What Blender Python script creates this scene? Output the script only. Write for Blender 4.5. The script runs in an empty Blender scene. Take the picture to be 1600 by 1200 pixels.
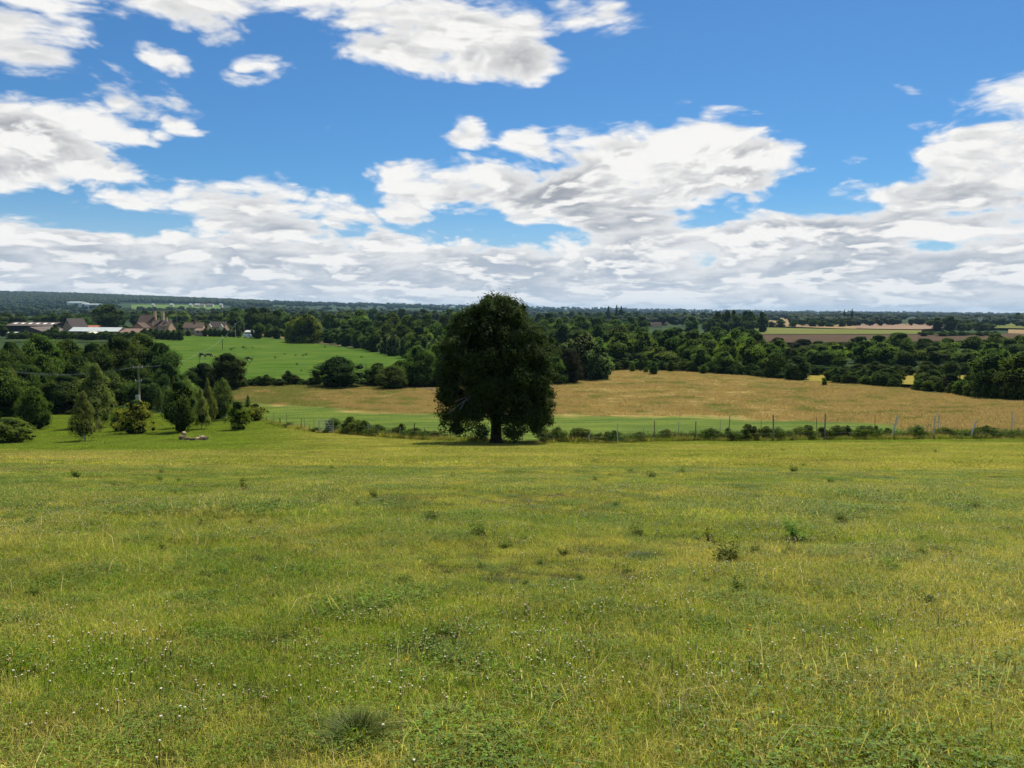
import bpy, math, random
import numpy as np
from mathutils import Vector, Matrix

R = math.radians
scene = bpy.context.scene
COL = scene.collection

# ------------------------------------------------------------------ camera
F = 1200.0                      # focal length in pixels of the 1600 px wide photograph
PITCH, ROLL = R(5.45), R(0.42)
cam_d = bpy.data.cameras.new('camera'); cam = bpy.data.objects.new('camera', cam_d); COL.objects.link(cam)
cam_d.sensor_width = 36.0; cam_d.lens = 36.0 * F / 1600.0
cam_d.clip_start = 0.05; cam_d.clip_end = 60000
RM = Matrix.Rotation(R(90) - PITCH, 3, 'X') @ Matrix.Rotation(ROLL, 3, 'Z')
cam.rotation_euler = RM.to_euler()
cam.location = (0, 0, 0)
scene.camera = cam
RMn = np.array(RM)

def ray(px, py):
    """direction through a pixel of the photograph, scaled so that world y = 1"""
    d = RMn @ np.array([(px - 800) / F, (600 - py) / F, -1.0])
    return d / d[1]

# ------------------------------------------------------------------ sun
SUN_EL, SUN_AZ = R(58), R(24)          # azimuth from the viewing direction, to the right
sd = bpy.data.lights.new('sun', 'SUN'); so = bpy.data.objects.new('sun', sd); COL.objects.link(so)
sd.energy = 5.0; sd.angle = R(0.53); sd.color = (1.0, 0.93, 0.80)
sv = Vector((math.sin(SUN_AZ) * math.cos(SUN_EL), math.cos(SUN_AZ) * math.cos(SUN_EL), math.sin(SUN_EL)))
so.rotation_euler = sv.to_track_quat('Z', 'Y').to_euler()
so.location = (30, 40, 60)

# ------------------------------------------------------------------ node helper
class NT:
    def __init__(s, tree): s.t = tree; s.n = tree.nodes; s.l = tree.links
    def put(s, sock, v):
        if v is None: return
        if hasattr(v, 'links') or hasattr(v, 'is_output'): s.l.new(v, sock)
        elif hasattr(sock, 'default_value'):
            try: sock.default_value = v
            except Exception: sock.default_value = (*v, 1.0) if len(v) == 3 else v
    def m(s, op, a, b=None, c=None, clamp=False):
        n = s.n.new('ShaderNodeMath'); n.operation = op; n.use_clamp = clamp
        for i, v in enumerate((a, b, c)): s.put(n.inputs[i], v)
        return n.outputs[0]
    def v(s, op, a, b=None, c=None, scale=None):
        n = s.n.new('ShaderNodeVectorMath'); n.operation = op
        for i, q in enumerate((a, b, c)):
            if q is not None: s.put(n.inputs[i], q)
        if scale is not None: s.put(n.inputs['Scale'], scale)
        return n.outputs['Value'] if op in ('LENGTH', 'DOT_PRODUCT', 'DISTANCE') else n.outputs[0]
    def xyz(s, x, y, z):
        n = s.n.new('ShaderNodeCombineXYZ')
        for i, q in enumerate((x, y, z)): s.put(n.inputs[i], q)
        return n.outputs[0]
    def sep(s, v):
        n = s.n.new('ShaderNodeSeparateXYZ'); s.put(n.inputs[0], v); return n.outputs
    def noise(s, vec, scale, detail=2, rough=.5, dist=0, lac=2.0):
        n = s.n.new('ShaderNodeTexNoise')
        s.put(n.inputs['Vector'], vec); n.inputs['Scale'].default_value = scale
        n.inputs['Detail'].default_value = detail; n.inputs['Roughness'].default_value = rough
        n.inputs['Distortion'].default_value = dist; n.inputs['Lacunarity'].default_value = lac
        return n.outputs[0]
    def ramp(s, f, lo, hi, a=0., b=1., smooth=True):
        n = s.n.new('ShaderNodeMapRange'); n.interpolation_type = 'SMOOTHSTEP' if smooth else 'LINEAR'
        for i, q in enumerate((f, lo, hi, a, b)): s.put(n.inputs[i], q)
        return n.outputs[0]
    def mix(s, f, a, b, mode='MIX'):
        n = s.n.new('ShaderNodeMix'); n.data_type = 'RGBA'; n.blend_type = mode
        s.put(n.inputs[0], f)
        for k, q in ((6, a), (7, b)):
            if isinstance(q, tuple) and len(q) == 3: q = (*q, 1)
            s.put(n.inputs[k], q)
        return n.outputs[2]
    def attr(s, name):
        n = s.n.new('ShaderNodeAttribute'); n.attribute_name = name; return n.outputs['Fac']

# ------------------------------------------------------------------ world: Nishita sky with cumulus clouds
world = bpy.data.worlds.new('World'); scene.world = world; world.use_nodes = True
world.node_tree.nodes.clear()
W = NT(world.node_tree)

CLOUDS = [  # centre px, py, half width, half height, tilt(deg), weight : seen in the photograph, kept as directions
 (470, -10, 420, 75, 4, 1.0), (640, 45, 260, 75, 3, 1.15), (300, 5, 150, 50, 8, 1.0), (790, 75, 120, 70, -8, 1.15), (900, 15, 120, 55, 15, .95), 
 (30, 35, 150, 78, -5, 1.1), 
 (0, 222, 230, 112, 3, 1.2), (150, 255, 120, 55, 8, .9),
 (238, 90, 80, 24, 6, .72), (258, 152, 85, 24, 14, .80), (140, 105, 85, 34, 20, .86), (190, 145, 80, 34, 20, .80), (275, 190, 70, 18, 20, .64), (230, 212, 60, 22, 10, .74), (408, 118, 100, 34, -8, .68), (735, 135, 70, 26, 0, .76), 
 (745, 205, 62, 30, 2, .95), (722, 248, 52, 20, 0, .85), (842, 225, 55, 38, 0, 1.0),
 (1000, 262, 240, 85, 2, 1.2), (1140, 245, 150, 75, 4, 1.2), (880, 300, 300, 62, 3, 1.25), (690, 305, 130, 36, 0, 1.05), (700, 85, 130, 60, 0, 1.0), (960, 330, 200, 45, 0, 1.1),
 (450, 330, 210, 62, 3, 1.15), (330, 290, 90, 22, 0, .7), (90, 375, 260, 40, 0, 1.1), (560, 380, 160, 36, 0, 1.1),
 (1590, 225, 175, 85, -12, 1.15), (1460, 262, 140, 50, -28, .95), (1640, 120, 130, 42, -25, .9), (1500, 300, 240, 48, -2, 1.15), (1350, 262, 50, 40, -20, .62),
 (1250, 368, 520, 52, -1, 1.3), (820, 408, 300, 36, 0, 1.1), (350, 395, 400, 44, 0, 1.2), (230, 308, 110, 26, 4, .95), (640, 338, 80, 30, 0, 1.0),
]
HOLES = [(1262, 285, 40, 18, .4), (755, 356, 80, 10, .45), (1400, 258, 50, 18, .8), (1560, 385, 130, 9, .4)]


x, y, z = None, None, None
tc = world.node_tree.nodes.new('ShaderNodeTexCoord')
dirv = tc.outputs['Generated']
sky = world.node_tree.nodes.new('ShaderNodeTexSky'); sky.sky_type = 'NISHITA'; sky.sun_disc = False
sky.sun_elevation = SUN_EL; sky.sun_rotation = SUN_AZ; sky.altitude = 100; sky.air_density = 1.0; sky.dust_density = .35; sky.ozone_density = 2.2
skyc = W.mix(1.0, sky.outputs[0], (.37, .71, .99), 'MULTIPLY')
x, y, z = W.sep(dirv)
az = W.m('ARCTAN2', x, y)
el = W.m('ARCSINE', z)
zc = W.m('MAXIMUM', z, 0.0)
def plane(lift):
    zz = W.m('ADD', zc, .30 + lift)
    return W.xyz(W.m('DIVIDE', x, zz), W.m('DIVIDE', y, zz), W.m('MULTIPLY_ADD', z, 3.0, lift * 2))
q = plane(0)
wn = world.node_tree.nodes.new('ShaderNodeTexNoise'); W.put(wn.inputs['Vector'], q); wn.inputs['Scale'].default_value = 2.0
wn.inputs['Detail'].default_value = 3
wv = W.v('SUBTRACT', wn.outputs['Color'], (.5, .5, .5))
ae = W.v('MULTIPLY_ADD', wv, (.10, .045, 0), W.xyz(az, el, 0.0))
def blob(cx, cy, rx, ry, tilt):
    r = ray(cx, cy); a = math.atan2(r[0], r[1]); e = math.atan2(r[2], math.hypot(r[0], r[1]))
    mp = world.node_tree.nodes.new('ShaderNodeMapping'); mp.vector_type = 'TEXTURE'
    mp.inputs['Location'].default_value = (a, e, 0); mp.inputs['Rotation'].default_value = (0, 0, R(-tilt))
    mp.inputs['Scale'].default_value = (rx / F * math.cos(a) ** 1.2, ry / F * math.cos(a), 1)
    W.put(mp.inputs['Vector'], ae)
    return mp.outputs[0]
dens = None; acc = None
for (cx, cy, rx, ry, tilt, wt) in CLOUDS:
    o = blob(cx, cy, rx, ry, tilt)
    b = W.m('MULTIPLY', W.m('SUBTRACT', 1.35, W.v('LENGTH', o), clamp=True), wt)
    dens = b if dens is None else W.m('SMOOTH_MAX', dens, b, .12)
    b2 = W.m('MULTIPLY', b, b)
    w = W.v('MULTIPLY', W.v('MULTIPLY', o, (0, 1, 0)), W.xyz(0., b2, 0.))
    w = W.v('ADD', w, W.xyz(b2, 0., 0.))
    acc = w if acc is None else W.v('ADD', acc, w)
sb, sy, _ = W.sep(acc)
ly = W.m('DIVIDE', sy, W.m('ADD', sb, .05))        # where in its cloud, -1 underside .. 1 top
hol = None
for (cx, cy, rx, ry, wt) in HOLES:
    b = W.m('MULTIPLY', W.m('SUBTRACT', 1.3, W.v('LENGTH', blob(cx, cy, rx, ry, 0)), clamp=True), wt)
    hol = b if hol is None else W.m('MAXIMUM', hol, b)
SHADES = [(930, 338, 220, 34, 1.0), (1190, 283, 95, 24, .9), (80, 215, 130, 34, .7), (60, 362, 150, 18, .6), (420, 372, 190, 22, .7), (600, 352, 110, 20, .6), (800, 105, 90, 34, .7), (560, 28, 170, 36, .6), (1540, 305, 130, 20, .6), (1500, 245, 80, 16, .4), (60, 20, 90, 30, .5)]
und = None
for (cx, cy, rx, ry, wt) in SHADES:
    b = W.m('MULTIPLY', W.m('SUBTRACT', 1.3, W.v('LENGTH', blob(cx, cy, rx, ry, 0)), clamp=True), wt)
    und = b if und is None else W.m('SMOOTH_MAX', und, b, .1)
low = W.ramp(el, R(7.4), R(3.2), 0, 1.35)
away = W.m('MAXIMUM', W.ramp(W.m('ABSOLUTE', az), .66, .9), W.ramp(el, .42, .6))
dens = W.m('MAXIMUM', W.m('SUBTRACT', dens, hol), W.m('MAXIMUM', low, W.m('MULTIPLY', away, .55)))
q1 = plane(-.014); q2 = plane(-.045)
n0 = W.noise(q, 4.0, 9, .57, .0)
n1 = W.noise(q1, 4.0, 6, .55, .0)
n2 = W.noise(q2, 4.0, 3, .5, .0)
def puffs(vec, sc, det):
    v_ = world.node_tree.nodes.new('ShaderNodeTexVoronoi'); v_.feature = 'F1'
    W.put(v_.inputs['Vector'], vec); v_.inputs['Scale'].default_value = sc
    v_.inputs['Detail'].default_value = det; v_.inputs['Roughness'].default_value = .5; v_.inputs['Lacunarity'].default_value = 2.2
    return W.m('SUBTRACT', .5, v_.outputs['Distance'])
wob = W.v('SCALE', wv, scale=.55)
vb = puffs(W.v('ADD', q, wob), 6.5, 3)
vb1 = puffs(W.v('ADD', q1, wob), 6.5, 3)
d0 = W.m('MULTIPLY_ADD', W.m('SUBTRACT', n0, .5), 1.9, dens)
d0 = W.m('SUBTRACT', W.m('MULTIPLY_ADD', vb, .55, d0), .38)
alpha = W.ramp(d0, -.05, .36)
body = W.ramp(d0, .10, .95)
rel = W.m('ADD', W.m('MULTIPLY', W.m('SUBTRACT', n1, n0), W.ramp(z, .04, .3, 5.0, 5.5)), W.m('MULTIPLY', W.m('SUBTRACT', n2, n0), 1.9))
rel = W.m('MULTIPLY_ADD', W.m('SUBTRACT', vb1, vb), 2.2, rel)
occ = W.m('MULTIPLY_ADD', und, .75, W.m('ADD', rel, W.m('MULTIPLY', W.m('ADD', ly, -.10), -.8)))
qs = W.v('MULTIPLY', plane(-.20), (1, 1, 0)); qt = W.v('MULTIPLY', plane(-.204), (1, 1, 0))
s0 = W.noise(qs, 1.15, 6, .58); s1 = W.noise(qt, 1.15, 4, .55)
lowk = W.ramp(z, .20, .09)
strk = W.m('ADD', W.m('MULTIPLY', W.m('SUBTRACT', s0, .47), 3.0), W.m('MULTIPLY', W.m('SUBTRACT', s1, s0), 5.0))
occ = W.m('MULTIPLY_ADD', W.m('ADD', W.m('MULTIPLY', strk, 1.2), .24), lowk, occ)
shade = W.m('MULTIPLY', W.ramp(occ, -.40, 1.0), W.m('MULTIPLY_ADD', body, .88, .12))
white = (9.5, 9.4, 9.2, 1)
grey = W.mix(W.ramp(z, .03, .20), (4.2, 4.8, 5.7), (3.5, 3.65, 4.0))
ccol = W.mix(shade, white, grey)
# thin bright veil towards the horizon
veil = W.m('MULTIPLY', W.ramp(z, .16, .0), .5)
skyv = W.mix(veil, skyc, (6.6, 7.6, 8.8))
ccol = W.mix(W.m('MULTIPLY', W.ramp(z, .09, .0), .35), ccol, (7.2, 7.9, 8.7))
out = W.mix(alpha, skyv, ccol)
# the ground half of the sphere is plain
out = W.mix(W.ramp(z, -.02, -.06), out, (2.0, 2.2, 1.8))
bg = world.node_tree.nodes.new('ShaderNodeBackground'); W.put(bg.inputs[0], out); bg.inputs[1].default_value = .0707
wo = world.node_tree.nodes.new('ShaderNodeOutputWorld'); W.l.new(bg.outputs[0], wo.inputs[0])
world.cycles.sampling_method = 'NONE'

scene.view_settings.view_transform = 'Standard'; scene.view_settings.look = 'None'
scene.view_settings.exposure = 0.5; scene.view_settings.gamma = 1; scene.view_settings.use_curve_mapping = False
scene.render.engine = 'CYCLES'
scene.cycles.max_bounces = 6; scene.cycles.diffuse_bounces = 3; scene.cycles.transmission_bounces = 3
scene.cycles.transparent_max_bounces = 4; scene.cycles.volume_bounces = 1
scene.cycles.use_adaptive_sampling = True; scene.cycles.adaptive_threshold = .012; scene.cycles.adaptive_min_samples = 12

# ================================================================== helpers
def tag(o, label=None, cat=None, group=None, kind=None):
    if label: o['label'] = label
    if cat: o['category'] = cat
    if group: o['group'] = group
    if kind: o['kind'] = kind
    return o

def mesh_np(name, V, faces, mats, attrs=None, smooth=False, fmat=None):
    """V (n,3); faces: list of index arrays, each (m,k)"""
    me = bpy.data.meshes.new(name)
    V = np.asarray(V, dtype=np.float32)
    faces = [np.asarray(f, dtype=np.int32) for f in faces if len(f)]
    me.vertices.add(len(V)); me.vertices.foreach_set('co', V.ravel())
    loops = np.concatenate([f.ravel() for f in faces]) if faces else np.zeros(0, np.int32)
    tot = np.concatenate([np.full(len(f), f.shape[1], np.int32) for f in faces]) if faces else np.zeros(0, np.int32)
    start = np.concatenate([[0], np.cumsum(tot)[:-1]]).astype(np.int32) if len(tot) else tot
    me.loops.add(len(loops)); me.loops.foreach_set('vertex_index', loops)
    me.polygons.add(len(tot)); me.polygons.foreach_set('loop_start', start); me.polygons.foreach_set('loop_total', tot)
    if smooth: me.polygons.foreach_set('use_smooth', np.ones(len(tot), bool))
    for m in (mats if isinstance(mats, (list, tuple)) else [mats]): me.materials.append(m)
    if fmat is not None: me.polygons.foreach_set('material_index', np.asarray(fmat, np.int32))
    for k, a in (attrs or {}).items():
        at = me.attributes.new(k, 'FLOAT', 'POINT'); at.data.foreach_set('value', np.asarray(a, np.float32).ravel())
    me.update(calc_edges=True)
    return me

def obj(name, me, parent=None, loc=(0, 0, 0), rot=(0, 0, 0), scale=(1, 1, 1)):
    o = bpy.data.objects.new(name, me); COL.objects.link(o)
    o.location = loc; o.rotation_euler = rot; o.scale = scale
    if parent is not None: o.parent = parent
    return o

def empty(name, loc, rz=0, label=None, cat=None, group=None):
    o = bpy.data.objects.new(name, None); COL.objects.link(o); o.location = loc; o.rotation_euler = (0, 0, rz)
    o.empty_display_size = .3
    return tag(o, label, cat, group)

class MB:
    """collects simple solids and builds ONE mesh"""
    def __init__(s): s.v = []; s.f = []; s.m = []; s.n = 0
    def add(s, v, f, mi=0):
        v = np.asarray(v, float); s.v.append(v)
        for q in f: s.f.append([i + s.n for i in q]); s.m.append(mi)
        s.n += len(v); return s
    def box(s, c, d, rz=0, mi=0, tilt=0):
        x, y, z = d[0] / 2, d[1] / 2, d[2] / 2
        p = np.array([[a * x, b * y, e * z] for e in (-1, 1) for b in (-1, 1) for a in (-1, 1)])
        if tilt: p = p @ np.array(Matrix.Rotation(tilt, 3, 'Y')).T
        if rz: p = p @ np.array(Matrix.Rotation(rz, 3, 'Z')).T
        return s.add(p + np.array(c), [(0, 2, 3, 1), (4, 5, 7, 6), (0, 1, 5, 4), (1, 3, 7, 5), (3, 2, 6, 7), (2, 0, 4, 6)], mi)
    def tube(s, pts, rad, n=8, mi=0, cap=True, capmi=None):
        pts = [np.array(p, float) for p in pts]
        rad = rad if hasattr(rad, '__len__') else [rad] * len(pts)
        V = []; Fc = []
        up = np.array([0.0, 0, 1.0])
        for i, p in enumerate(pts):
            a = pts[max(i - 1, 0)]; b = pts[min(i + 1, len(pts) - 1)]
            t = b - a; t = t / (np.linalg.norm(t) + 1e-9)
            u = np.cross(t, up if abs(t[2]) < .9 else np.array([1.0, 0, 0])); u /= np.linalg.norm(u) + 1e-9
            w = np.cross(t, u)
            for k in range(n):
                an = 2 * math.pi * k / n
                V.append(p + rad[i] * (math.cos(an) * u + math.sin(an) * w))
        for i in range(len(pts) - 1):
            for k in range(n):
                k2 = (k + 1) % n
                Fc.append((i * n + k, i * n + k2, (i + 1) * n + k2, (i + 1) * n + k))
        s.add(V, Fc, mi)
        if cap:
            base = s.n - len(V)
            s.f.append([base + k for k in range(n)]); s.m.append(mi if capmi is None else capmi)
            s.f.append([base + (len(pts) - 1) * n + k for k in reversed(range(n))]); s.m.append(mi if capmi is None else capmi)
        return s
    def mesh(s, name, mats, smooth=False):
        me = bpy.data.meshes.new(name)
        me.from_pydata([tuple(p) for p in np.concatenate(s.v)], [], s.f)
        for m in (mats if isinstance(mats, (list, tuple)) else [mats]): me.materials.append(m)
        me.polygons.foreach_set('material_index', s.m)
        if smooth: me.polygons.foreach_set('use_smooth', [True] * len(s.f))
        me.update(); return me
    def build(s, name, mats, parent=None, smooth=False, **k): return obj(name, s.mesh(name, mats, smooth), parent, **k)

# smooth value noise for geometry
_rs = np.random.RandomState(7); _g = _rs.rand(64, 64)
def vnoise(x, y):
    x = np.asarray(x, float); y = np.asarray(y, float)
    xi = np.floor(x).astype(int); yi = np.floor(y).astype(int); fx = x - xi; fy = y - yi
    fx = fx * fx * (3 - 2 * fx); fy = fy * fy * (3 - 2 * fy)
    g = lambda a, b: _g[a % 64, b % 64]
    return (g(xi, yi) * (1 - fx) + g(xi + 1, yi) * fx) * (1 - fy) + (g(xi, yi + 1) * (1 - fx) + g(xi + 1, yi + 1) * fx) * fy - .5

# ================================================================== terrain, a real height field
NEAR_SLOPE = .148; EYE = 1.62
KEYS = {  # column of the photograph -> (distance, row at which that ground is seen)
 -500: [(45, 716), (75, 695), (105, 662), (135, 638), (200, 590), (300, 548), (400, 523), (650, 509), (1000, 502), (1500, 492), (2500, 476), (3500, 462), (4600, 454), (7000, 462), (14000, 474)],
 0:   [(45, 716), (75, 692), (105, 657), (135, 634), (200, 590), (300, 548), (400, 523), (650, 509), (1000, 502), (1500, 493), (2500, 479), (3500, 464), (4600, 456), (7000, 463), (14000, 474)],
 250: [(45, 712), (67, 690), (85, 673), (110, 652), (150, 612), (200, 583), (260, 556), (340, 537), (430, 521), (650, 509), (1000, 501), (1600, 489), (2600, 477), (3600, 470), (4600, 465), (7000, 470), (14000, 476)],
 400: [(45, 708), (67, 688), (92, 660), (115, 635), (150, 603), (165, 589), (250, 561), (340, 539), (430, 524), (650, 511), (1000, 502), (1600, 491), (2600, 480), (4500, 473), (7000, 473), (14000, 477)],
 560: [(45, 706), (66, 688), (78, 677), (110, 640), (152, 602), (165, 592), (215, 570), (300, 548), (420, 532), (650, 513), (1000, 502), (2000, 490), (4500, 478), (7000, 476), (14000, 480)],
 775: [(45, 706), (65, 692), (80, 671), (110, 636), (155, 602), (200, 592), (300, 562), (500, 531), (1000, 508), (2000, 496), (4500, 484), (8000, 479), (14000, 481)],
 1000: [(45, 706), (66, 692), (82, 668), (120, 622), (180, 579), (230, 572), (300, 556), (500, 529), (1000, 508), (2000, 498), (4500, 490), (8000, 485), (14000, 485)],
 1300: [(45, 706), (66, 689), (80, 668), (110, 634), (155, 600), (200, 592), (300, 562), (450, 534), (600, 523), (900, 512), (1200, 505), (1700, 498), (3000, 494), (6000, 490), (14000, 488)],
 1600: [(45, 704), (64, 688), (78, 666), (106, 628), (130, 620), (200, 586), (300, 556), (450, 537), (650, 520), (900, 514), (1200, 508), (1700, 501), (3000, 497), (6000, 493), (14000, 490)],
 2100: [(45, 702), (64, 688), (78, 666), (106, 632), (130, 624), (200, 590), (300, 560), (450, 538), (700, 522), (1200, 512), (1700, 505), (3000, 500), (6000, 496), (14000, 494)],
}
LY = np.linspace(math.log(1.0), math.log(16000.0), 420)
cols = sorted(KEYS); S = []; T = []
for cx in cols:
    ys = [1, 3, 8, 15, 25, 34]; ts = [-(EYE / q + NEAR_SLOPE - .006 * (q < 20)) for q in ys]
    for (Yd, py) in KEYS[cx]:
        # solve the ray at this column for the row, keep X/Y fixed
        ys.append(Yd); ts.append(ray(cx, py)[2])
    S.append(ray(cx, 560)[0])
    t = np.interp(LY, np.log(ys), ts)
    T.append(t)
T = np.array(T); SS = np.linspace(-2.2, 2.2, 150)
Tg = np.array([np.interp(SS, S, T[:, j]) for j in range(len(LY))]).T      # (s, logY)
def gsm(a, sig, ax):
    k = np.arange(-int(4 * sig), int(4 * sig) + 1); w = np.exp(-k * k / 2 / sig / sig); w /= w.sum()
    pad = [(0, 0), (0, 0)]; pad[ax] = (len(k) // 2, len(k) // 2)
    return np.apply_along_axis(lambda r: np.convolve(r, w, 'valid'), ax, np.pad(a, pad, mode='edge'))
Tn = gsm(gsm(Tg, 3.0, 0), 3.0, 1)
bl = np.clip((LY - math.log(18)) / 1.0, 0, 1)[None, :]
Tg = Tg * (1 - bl) + Tn * bl

def terr(X, Y):
    X = np.asarray(X, float); Y = np.asarray(Y, float)
    Yc = np.maximum(Y, 1.0)
    a = (np.clip(X / Yc, -2.19, 2.19) + 2.2) / 4.4 * (len(SS) - 1); b = np.clip((np.log(Yc) - LY[0]) / (LY[1] - LY[0]), 0, len(LY) - 1.001)
    i = np.floor(a).astype(int); j = np.floor(b).astype(int); fa = a - i; fb = b - j
    t = (Tg[i, j] * (1 - fa) + Tg[i + 1, j] * fa) * (1 - fb) + (Tg[i, j + 1] * (1 - fa) + Tg[i + 1, j + 1] * fa) * fb
    z = t * Yc
    z = np.where(Y < 20, -EYE - (NEAR_SLOPE - .006) * Y * np.where(Y > 0, 1, .9), z)
    w = np.clip((Y - 17) / 6, 0, 1); z = np.where((Y >= 14) & (Y < 23), (1 - w) * (-EYE - (NEAR_SLOPE - .006) * Y) + w * t * Yc, z)
    amp = np.clip(1 - np.abs(Y) / 400, 0, 1)
    z = z + amp * (.16 * vnoise(X / 7.3 + 9.1, Y / 6.1 + 3) + .05 * vnoise(X / 1.9, Y / 1.7))
    return z

def hit(px, py, y0=2.0, y1=9000.0):
    """where the ray through a pixel meets the ground"""
    d = ray(px, py); ys = np.exp(np.linspace(math.log(y0), math.log(y1), 3000))
    g = terr(d[0] * ys, ys) - d[2] * ys
    k = np.nonzero(g > 0)[0]
    Yh = ys[k[0]] if len(k) else ys[-1]
    return d[0] * Yh, Yh, float(terr(d[0] * Yh, Yh))

def on(px, Y):
    d = ray(px, 560); X = d[0] * Y
    return X, Y, float(terr(X, Y))

def ztop(px, py, Y): return ray(px, py)[2] * Y
def PX(Y): return Y / F          # metres per photograph pixel at a distance

# ================================================================== materials
def material(name):
    m = bpy.data.materials.new(name); m.use_nodes = True; m.node_tree.nodes.clear(); return m, NT(m.node_tree)
def finish(N, bsdf):
    o = N.n.new('ShaderNodeOutputMaterial'); N.l.new(bsdf, o.inputs[0])
def principled(N, col, rough=.8, spec=.2, metal=0, normal=None):
    b = N.n.new('ShaderNodeBsdfPrincipled'); N.put(b.inputs['Base Color'], col); N.put(b.inputs['Roughness'], rough)
    b.inputs['Specular IOR Level'].default_value = spec; b.inputs['Metallic'].default_value = metal
    if normal is not None: N.l.new(normal, b.inputs['Normal'])
    return b.outputs[0]
def bump(N, h, strength=.5, dist=.1):
    b = N.n.new('ShaderNodeBump'); N.put(b.inputs['Height'], h); b.inputs['Strength'].default_value = strength; b.inputs['Distance'].default_value = dist
    return b.outputs[0]
def simple(name, c0, c1, scale=3.0, rough=.8, spec=.2, metal=0, det=5, bmp=.3):
    m, N = material(name)
    tc = N.n.new('ShaderNodeTexCoord').outputs['Object']
    n = N.noise(tc, scale, det, .6)
    col = N.mix(N.ramp(n, .3, .7), c0, c1)
    finish(N, principled(N, col, rough, spec, metal, bump(N, n, bmp, .05)))
    return m

def pos(N): return N.n.new('ShaderNodeNewGeometry').outputs['Position']
def sward(N, p):
    """0 = lush green, 1 = dry straw; drifts and bands across the pasture, in world metres"""
    rot = N.n.new('ShaderNodeMapping'); rot.inputs['Rotation'].default_value = (0, 0, R(-24)); rot.inputs['Scale'].default_value = (.30, .85, 1)
    N.put(rot.inputs['Vector'], p)
    a = N.noise(rot.outputs[0], .42, 4, .6, .6)
    b = N.noise(p, 1.6, 4, .65)
    c = N.noise(p, .09, 2, .5)
    t = N.m('ADD', N.m('ADD', N.m('MULTIPLY', a, 1.25), N.m('MULTIPLY', b, .85)), N.m('MULTIPLY', c, .5))
    t = N.ramp(t, .72, 1.66)
    # the hollow in the left-hand far corner and the strip along the fence stay green
    x, y, z = N.sep(p)
    left = N.m('MULTIPLY', N.ramp(N.m('ADD', N.m('MULTIPLY_ADD', x, .35, y), N.m('MULTIPLY', N.m('SUBTRACT', b, .5), 6)), 41, 45), N.ramp(N.m('MULTIPLY_ADD', x, 1.0, N.m('MULTIPLY', y, .32)), 8, -4))
    fence = N.m('MULTIPLY', N.ramp(y, 57.5, 61, 0, .8), N.ramp(x, 3, 20))
    g = N.m('MAXIMUM', left, fence)
    return N.m('MULTIPLY', t, N.m('SUBTRACT', 1.0, N.m('MULTIPLY', g, .9)))

def leaf_material(name, c_dark, c_light, c_warm=None, trans=.35, warm=.1, rough=.75, spec=.08):
    m, N = material(name)
    r = N.attr('rnd')
    oi = N.n.new('ShaderNodeObjectInfo').outputs['Random']
    col = N.mix(r, c_dark, c_light)
    if c_warm: col = N.mix(N.m('MULTIPLY', N.ramp(N.m('FRACT', N.m('MULTIPLY', r, 7.31)), 1 - warm, 1.0), .8), col, c_warm)
    hs = N.n.new('ShaderNodeHueSaturation')
    N.put(hs.inputs['Hue'], N.m('MULTIPLY_ADD', N.m('SUBTRACT', oi, .6), .05, .5))
    N.put(hs.inputs['Value'], N.m('MULTIPLY_ADD', N.m('FRACT', N.m('MULTIPLY', oi, 13.7)), .75, .72))
    N.put(hs.inputs['Color'], col); col = hs.outputs[0]
    b = principled(N, col, rough, spec)
    tr = N.n.new('ShaderNodeBsdfTranslucent'); tcol = N.mix(1.0, col, (1.25, 1.35, .55, 1), 'MULTIPLY'); N.put(tr.inputs[0], tcol)
    mx = N.n.new('ShaderNodeMixShader'); mx.inputs[0].default_value = trans
    N.l.new(b, mx.inputs[1]); N.l.new(tr.outputs[0], mx.inputs[2]); finish(N, mx.outputs[0])
    return m

M = {}
# ---- grass blades: green/straw by place, taken from the same drifts as the turf below
def blade_material(name, green, lush, straw, bright=1.0, trans=.4, use_sward=True, head=None):
    m, N = material(name); p = pos(N)
    r = N.attr('rnd'); oi = N.n.new('ShaderNodeObjectInfo').outputs['Random']
    g = N.mix(r, green, lush)
    if use_sward: t = sward(N, p)
    else: t = N.ramp(N.noise(p, .5, 4, .6), .35, .65)
    f = N.ramp(N.m('ADD', N.m('MULTIPLY', t, 1.1), N.m('MULTIPLY', N.m('SUBTRACT', N.m('FRACT', N.m('MULTIPLY', r, 5.7)), .5), 1.3)), .2, .9)
    col = N.mix(f, g, straw)
    hs = N.n.new('ShaderNodeHueSaturation'); N.put(hs.inputs['Color'], col)
    N.put(hs.inputs['Value'], N.m('MULTIPLY', bright, N.m('MULTIPLY', N.m('MULTIPLY_ADD', N.m('FRACT', N.m('MULTIPLY', oi, 5.3)), .62, .70), N.m('MULTIPLY_ADD', N.m('FRACT', N.m('ADD', N.m('MULTIPLY', r, 3.3), oi)), 1.2, .48)))); col = hs.outputs[0]
    b = principled(N, col, .6, .2)
    tr = N.n.new('ShaderNodeBsdfTranslucent'); N.put(tr.inputs[0], N.mix(1.0, col, (1.1, 1.25, .6, 1), 'MULTIPLY'))
    mx = N.n.new('ShaderNodeMixShader'); mx.inputs[0].default_value = trans
    N.l.new(b, mx.inputs[1]); N.l.new(tr.outputs[0], mx.inputs[2]); finish(N, mx.outputs[0])
    return m
GREEN = (.120, .190, .006); LUSH = (.225, .320, .010); STRAW = (.53, .43, .115)
M['blade'] = blade_material('pasture_blade', GREEN, LUSH, STRAW)
M['blade_seed'] = blade_material('pasture_seedhead', (.26, .23, .07), (.34, .28, .10), (.52, .42, .20))
M['tuft'] = blade_material('tuft_blade', (.050, .105, .010), (.095, .175, .020), (.16, .18, .035), use_sward=False)
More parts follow.
